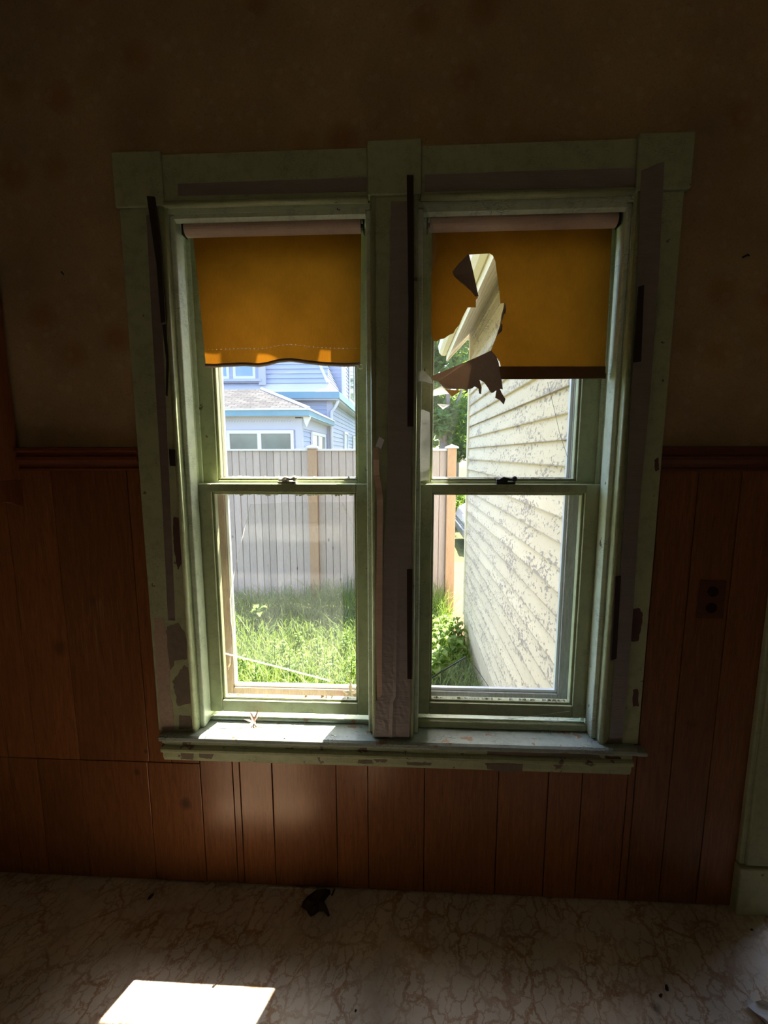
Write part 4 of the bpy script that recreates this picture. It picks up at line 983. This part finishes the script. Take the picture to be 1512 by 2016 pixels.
# ------------------------------------------------------------------ trees beyond the fence
def tree(x, y, h, r, label, nleaf, ls, seed, forks):
    rr = np.random.default_rng(seed); t = thing('tree', (x, y, GZ), label, 'tree', 'trees beyond the fence')
    mb = MB(); mb.tube([(x, y, GZ-0.1), (x+0.03, y, GZ+h*0.16), (x, y, GZ+h*0.28)], [h*0.026, h*0.021, h*0.018], 9)
    for (dx, dy, dz) in forks:
        mb.tube([(x, y, GZ+h*0.26), (x+dx*0.45, y+dy*0.45, GZ+h*0.26+dz*0.5), (x+dx, y+dy, GZ+h*0.26+dz)], [h*0.015, h*0.011, h*0.004], 7)
    mb.build('trunk', M_BARK, t, smooth=True)
    nc = 26; cen = np.stack([rr.normal(0, r*0.5, nc), rr.normal(0, r*0.5, nc), rr.uniform(0.24, 0.98, nc)*h], 1); rad = rr.uniform(0.22, 0.42, nc)*r
    V = []; Fs = []
    for _ in range(nleaf):
        c = rr.integers(nc); d = rr.normal(size=3); d /= np.linalg.norm(d)
        p = cen[c]+d*rad[c]*rr.uniform(0.6, 1.05); n = rr.normal(size=3)+np.array([0, 0, 0.8]); n /= np.linalg.norm(n)
        u = np.cross(n, [0.3, 0.9, 0.1]); u /= np.linalg.norm(u); v = np.cross(n, u); s_ = ls*rr.uniform(0.6, 1.3)
        k = len(V)
        q = p+np.array([x, y, GZ])
        V += [tuple(q-u*s_), tuple(q-v*s_*0.5+n*s_*0.15), tuple(q+u*s_), tuple(q+v*s_*0.5+n*s_*0.15)]; Fs.append((k, k+1, k+2, k+3))
    mb = MB(); mb.v = V; mb.f = Fs; o = mb.build('crown', M_TREE, t, fix=False); o['kind'] = 'stuff'
    return t
tree(1.30, 13.0, 8.0, 1.7, 'leafy tree with forked grey trunk behind the right fence post', 13000, 0.10, 1, ((0.55, 0.1, 1.9), (-0.5, 0.2, 1.7), (0.1, -0.4, 2.4)))
tree(6.0, 15.0, 9.5, 2.0, 'broad green tree rising beyond the yellow wing', 5000, 0.16, 2, ((1.2, 0.1, 3), (-1.0, 0.2, 2.7)))
tree(-2.9, 28.0, 10.5, 2.2, 'green tree at far end of the blue house', 6000, 0.17, 4, ((0.9, 0.1, 3), (-0.8, 0.2, 2.7)))
tree(2.6, 21.0, 8.0, 2.4, 'farthest dense green tree low behind the gravel path', 9000, 0.17, 6, ((0.9, 0.1, 2), (-0.8, 0.2, 2.2)))
# hedge-like shrub next to the car
t = thing('shrub', (1.2, 9.7, GZ), 'bright green shrub beyond the gravel path beside grey car', 'shrub')
V = []; Fs = []; rr = np.random.default_rng(21)
for _ in range(1500):
    d = rr.normal(size=3); d /= np.linalg.norm(d); p = np.array([1.2, 9.7, GZ+0.55])+d*np.array([0.45, 0.4, 0.6])*rr.uniform(0.6, 1.05)
    if p[2] < GZ: continue
    u = rr.normal(size=3); u /= np.linalg.norm(u); v = np.cross(u, [0.2, 0.5, 0.8]); s_ = 0.05; k = len(V)
    V += [tuple(p-u*s_), tuple(p-v*s_*0.6), tuple(p+u*s_), tuple(p+v*s_*0.6)]; Fs.append((k, k+1, k+2, k+3))
mb = MB(); mb.v = V; mb.f = Fs; o = mb.build('leaves', M_WEED, t, fix=False); o['kind'] = 'stuff'
MB().tube([(1.2, 9.7, GZ), (1.22, 9.7, GZ+0.6)], 0.02, 6).build('stem', M_BARK, t)

# parked car (mostly behind the wing)
t = thing('car', (3.2, 7.4, GZ), 'grey car parked past the gravel path, mostly behind the wing', 'car')
cx0, cy0, cz0 = 1.14, 6.75, GZ
prof = [(0.02, 0.30), (0.0, 0.55), (0.06, 0.72), (0.25, 0.82), (1.05, 0.93), (1.65, 1.38), (2.0, 1.46), (2.9, 1.45), (3.5, 1.10), (4.1, 1.02), (4.2, 0.75), (4.2, 0.32), (3.75, 0.22), (0.4, 0.22)]
V = []; n = len(prof)
for yy, ins in ((0.0, 0.10), (0.12, 0.0), (1.55, 0.0), (1.67, 0.10)):
    for a, b in prof: V.append((cx0+a+(ins*0.5 if a < 0.5 else (-ins*0.5 if a > 3.8 else 0)), cy0+yy+(0.16*(1 if yy < 0.8 else -1) if b > 1.0 and 1.0 < a < 3.6 else 0), cz0+b))
Fs = [tuple(range(n)), tuple(range(4*n-1, 3*n-1, -1))]
for q in range(3): Fs += [(q*n+i, q*n+(i+1) % n, (q+1)*n+(i+1) % n, (q+1)*n+i) for i in range(n)]
MB().add(V, Fs).build('body', M_CAR, t, 0.03, 2)
MB().prism([(cx0+1.15, cz0+0.98), (cx0+1.70, cz0+1.36), (cx0+2.85, cz0+1.36), (cx0+3.35, cz0+1.05)], cy0+0.02, cy0+0.10, 'y').build('side_glass', M_PANE, t)
for wx in (0.78, 3.40):
    for wy in (0.02, 1.65):
        MB().tube([(cx0+wx, cy0+wy-0.1, cz0+0.31), (cx0+wx, cy0+wy+0.1, cz0+0.31)], 0.31, 20).build('wheel', M_TYRE, t)
MB().box(cx0+0.0, cx0+0.10, cy0+0.12, cy0+0.45, cz0+0.58, cz0+0.70).build('headlamp', M_LAMP, t, 0.01)
MB().box(cx0-0.03, cx0+0.08, cy0+0.05, cy0+1.62, cz0+0.30, cz0+0.46).build('bumper', M_CAR, t, 0.02)

# ------------------------------------------------------------------ blue house
hs = thing('house', (-5.0, 12.0, GZ), 'pale blue clapboard house with teal eaves behind the fence', 'house')
def lap(mb, p0, p1, z0, z1, e, nrm, th=0.02, slope=None):
    # lapped boards between two plan points; slope=(dx,dy) leaned-in top offset
    z = z0; H = z1-z0
    sx, sy = slope or (0, 0)
    def P(p, zz, off):
        t_ = (zz-z0)/H
        return (p[0]+sx*t_+nrm[0]*off, p[1]+sy*t_+nrm[1]*off, zz)
    while z < z1-1e-4:
        zt = min(z+e, z1)
        mb.add([P(p0, z, 0), P(p1, z, 0), P(p1, z, th), P(p0, z, th), P(p1, zt, 0.002), P(p0, zt, 0.002)], [(0, 1, 2, 3), (3, 2, 4, 5)])
        z = zt
EXc, EY = -2.43, 9.0           # ell corner
MXc, MY = -2.27, 12.4          # main block corner
mb = MB(); lap(mb, (-8, EY), (EXc, EY), GZ, 2.2, 0.115, (0, -1)); o = mb.build('front_siding', M_BLUE, hs, fix=False); o['kind'] = 'stuff'
mb = MB(); lap(mb, (EXc, EY), (EXc, MY), GZ, 2.3, 0.115, (1, 0)); o = mb.build('side_siding', M_BLUE, hs, fix=False); o['kind'] = 'stuff'
mb = MB(); lap(mb, (MXc, MY), (MXc, 23.0), GZ, 3.1, 0.135, (1, 0)); lap(mb, (-9, MY), (MXc, MY), GZ, 3.1, 0.135, (0, -1)); o = mb.build('main_siding', M_BLUE, hs, fix=False); o['kind'] = 'stuff'
for (x0, x1, y0, y1, z0, z1) in ((EXc-0.13, EXc+0.03, EY-0.035, EY+0.1, GZ, 2.25), (MXc-0.14, MXc+0.03, MY-0.035, MY+0.12, GZ, 3.1)):
    box('corner_board', M_LILAC, hs, x0, x1, y0, y1, z0, z1)
box('frieze', M_LILAC, hs, -8, EXc-0.13, EY-0.03, EY+0.02, 1.99, 2.30); box('frieze', M_LILAC, hs, EXc-0.02, EXc+0.03, EY+0.1, MY, 2.02, 2.30)
mb = MB()
xx = -8.0
while xx < EXc-0.15:
    mb.prism([(xx, 2.21), (xx+0.03, 2.17), (xx+0.06, 2.21)], EY-0.045, EY-0.03, 'y'); xx += 0.066
o = mb.build('sawtooth_trim', M_LILAC, hs); o['kind'] = 'stuff'
# ell eave and hip roof
EO = 0.25; ex1, ey1 = EXc+EO, EY-EO
mb = MB().box(-8.2, ex1, ey1, ey1+0.04, 2.29, 2.43); mb.box(ex1-0.04, ex1, ey1+0.04, MY, 2.29, 2.43); mb.build('eave_fascia', M_TEAL, hs)
mb = MB().box(-8.2, ex1-0.04, ey1+0.04, EY, 2.28, 2.31); mb.box(EXc, ex1-0.04, EY, MY, 2.28, 2.31); mb.build('eave_soffit', M_LILAC, hs)
mb = MB().box(-8.2, ex1+0.02, ey1-0.02, ey1, 2.42, 2.46); mb.box(ex1, ex1+0.02, ey1, MY, 2.42, 2.46); mb.build('drip_edge', M_WHITE, hs)
dd = 1.6; zr = 2.45+0.42*dd
V = [(-8.2, ey1, 2.45), (ex1, ey1, 2.45), (ex1-dd, ey1+dd, zr), (-8.2, ey1+dd, zr), (ex1, MY, 2.45), (ex1-dd, MY, zr), (-8.2, MY, zr)]
MB().add(V, [(0, 1, 2, 3), (1, 4, 5, 2), (3, 2, 5, 6)]).build('shingle_roof', M_SHINGLE, hs)
MB().tube([V[1], V[2]], 0.05, 6).build('hip_ridge', M_LILAC, hs)
MB().prism([(ex1-0.18, 2.30), (ex1-0.0, 2.30), (ex1-0.02, 2.22), (ex1-0.07, 2.12), (ex1-0.10, 2.05), (ex1-0.14, 2.14)], EY-0.10, EY-0.02, 'y').build('corbel', M_WHITE, hs)
# windows of the ell
def house_window(x0, x1, z0, z1, y, split, name='window', pane=None):
    mb = MB().box(x0, x1, y-0.05, y, z0, z0+0.06); mb.box(x0, x1, y-0.05, y, z1-0.08, z1); mb.box(x0, x0+0.07, y-0.05, y, z0+0.06, z1-0.08); mb.box(x1-0.07, x1, y-0.05, y, z0+0.06, z1-0.08)
    for s_ in split: mb.box(s_-0.045, s_+0.045, y-0.05, y, z0+0.06, z1-0.08)
    o = mb.build(name, M_WHITE, hs)
    ed = [x0+0.05]+list(split)+[x1-0.05]
    for a, b in zip(ed, ed[1:]): box('pane', pane or M_PANE, o, a, b, y-0.02, y-0.012, z0+0.05, z1-0.06)
    return o
house_window(-4.20, -2.60, 0.9, 1.98, EY-0.02, (-3.42,))
def side_window(y0, y1, z0, z1, x, split, pane=None):
    mb = MB().box(x, x+0.05, y0, y1, z0, z0+0.06); mb.box(x, x+0.05, y0, y1, z1-0.08, z1); mb.box(x, x+0.05, y0, y0+0.09, z0+0.06, z1-0.08); mb.box(x, x+0.05, y1-0.09, y1, z0+0.06, z1-0.08)
    for s_ in split: mb.box(x, x+0.05, s_-0.06, s_+0.06, z0+0.06, z1-0.08)
    o = mb.build('window', M_WHITE, hs)
    ed = [y0+0.06]+list(split)+[y1-0.06]
    for a, b in zip(ed, ed[1:]): box('pane', pane or M_PANE, o, x+0.012, x+0.02, a, b, z0+0.05, z1-0.06)
side_window(9.95, 11.9, 1.0, 2.0, EXc+0.02, (10.85,))
side_window(14.9, 16.0, 0.9, 2.25, MXc+0.02, (), M_BLUEPANE); side_window(17.7, 19.0, 0.9, 2.2, MXc+0.02, (), M_BLUEPANE)
# main cornice, flared mansard
CO = 0.30; mx1, my1 = MXc+CO, MY-CO
mb = MB().box(-9.2, mx1, my1, my1+0.05, 3.10, 3.30); mb.box(mx1-0.05, mx1, my1+0.05, 23.0, 3.10, 3.30); mb.build('cornice', M_TEAL, hs)
mb = MB().box(-9.2, mx1-0.05, my1+0.05, MY, 3.05, 3.12); mb.box(MXc, mx1-0.05, MY, 23.0, 3.05, 3.12); mb.build('cornice_soffit', M_LILAC, hs)
z0, z1_, zt = 3.30, 3.62, 5.6
a = [(-9.2, my1), (mx1, my1), (mx1, 23.0)]; b = [(-9.2, my1+0.42), (mx1-0.42, my1+0.42), (mx1-0.42, 23.0)]; c = [(-9.2, my1+0.42+0.5), (mx1-0.42-0.9, my1+0.42+0.5), (mx1-0.42-0.9, 23.0)]
mid = [(-9.2, my1+0.26), (mx1-0.26, my1+0.26), (mx1-0.26, 23.0)]
V = [(x, y, z0) for x, y in a]+[(x, y, 3.42) for x, y in mid]+[(x, y, z1_) for x, y in b]
MB().add(V, [(0, 1, 4, 3), (1, 2, 5, 4), (3, 4, 7, 6), (4, 5, 8, 7)]).build('mansard_flare', M_LILAC, hs)
mb = MB(); lap(mb, b[0], b[1], z1_, zt, 0.15, (0, -1), 0.03, (-0.0, 0.5)); o = mb.build('mansard_front', M_BLUE, hs, fix=False); o['kind'] = 'stuff'
mb = MB()
z = z1_
while z < zt:
    z2 = min(z+0.15, zt); f0 = (z-z1_)/(zt-z1_); f1 = (z2-z1_)/(zt-z1_)
    xa, ya = b[1][0]-0.9*f0, b[1][1]+0.5*f0; xb_, yb_ = b[1][0]-0.9*f1, b[1][1]+0.5*f1
    mb.add([(xa, ya, z), (xa, 23, z), (xa+0.03, 23, z), (xa+0.03, ya, z), (xb_, 23, z2), (xb_, yb_, z2)], [(0, 1, 2, 3), (3, 2, 4, 5)]); z = z2
o = mb.build('mansard_side', M_BLUE, hs, fix=False); o['kind'] = 'stuff'
mb = MB().tube([(b[1][0], b[1][1], z1_), (c[1][0], c[1][1], zt)], 0.06, 6); mb.build('mansard_hip', M_WHITE, hs)
# dormers
dm = box('dormer', M_BLUE, hs, -6.2, -4.44, MY+0.02, MY+1.2, 3.62, 5.3)
box('dormer_trim', M_LILAC, hs, -4.52, -4.30, MY-0.02, MY+0.02, 3.55, 5.3); box('dormer_sill', M_LILAC, hs, -6.3, -4.44, MY-0.06, MY+0.02, 3.66, 3.74)
for a_, b_ in ((-6.1, -5.45), (-5.32, -4.62)):
    o = MB().box(a_, b_, MY-0.02, MY+0.02, 3.74, 3.82).box(a_, a_+0.08, MY-0.02, MY+0.02, 3.82, 5.2).box(b_-0.08, b_, MY-0.02, MY+0.02, 3.82, 5.2).build('window', M_WHITE, hs)
    box('pane', M_BLUEPANE, o, a_+0.06, b_-0.06, MY+0.0, MY+0.012, 3.80, 5.2)
mb = MB(); lap(mb, (MXc, 15.5), (MXc, 23), 3.45, 5.6, 0.14, (1, 0)); o = mb.build('side_bay', M_BLUE, hs, fix=False); o['kind'] = 'stuff'
mb = MB(); lap(mb, (-4, 15.5), (MXc, 15.5), 3.45, 5.6, 0.14, (0, -1)); o = mb.build('side_bay_front', M_BLUE, hs, fix=False); o['kind'] = 'stuff'
side_window(16.6, 18.4, 3.6, 5.3, MXc+0.02, ()); box('bay_corner', M_WHITE, hs, MXc-0.1, MXc+0.04, 15.45, 15.6, 3.45, 5.6)
# downspout
mb = MB().tube([(mx1-0.08, MY-0.12, 3.12), (mx1-0.08, MY-0.12, 3.0), (mx1-0.16, MY-0.09, 2.86), (MXc+0.02, MY-0.08, 2.72), (MXc+0.01, MY-0.08, 2.55), (MXc+0.01, MY-0.08, GZ)], 0.05, 8)
mb.build('downspout', M_WHITE, hs, smooth=True)
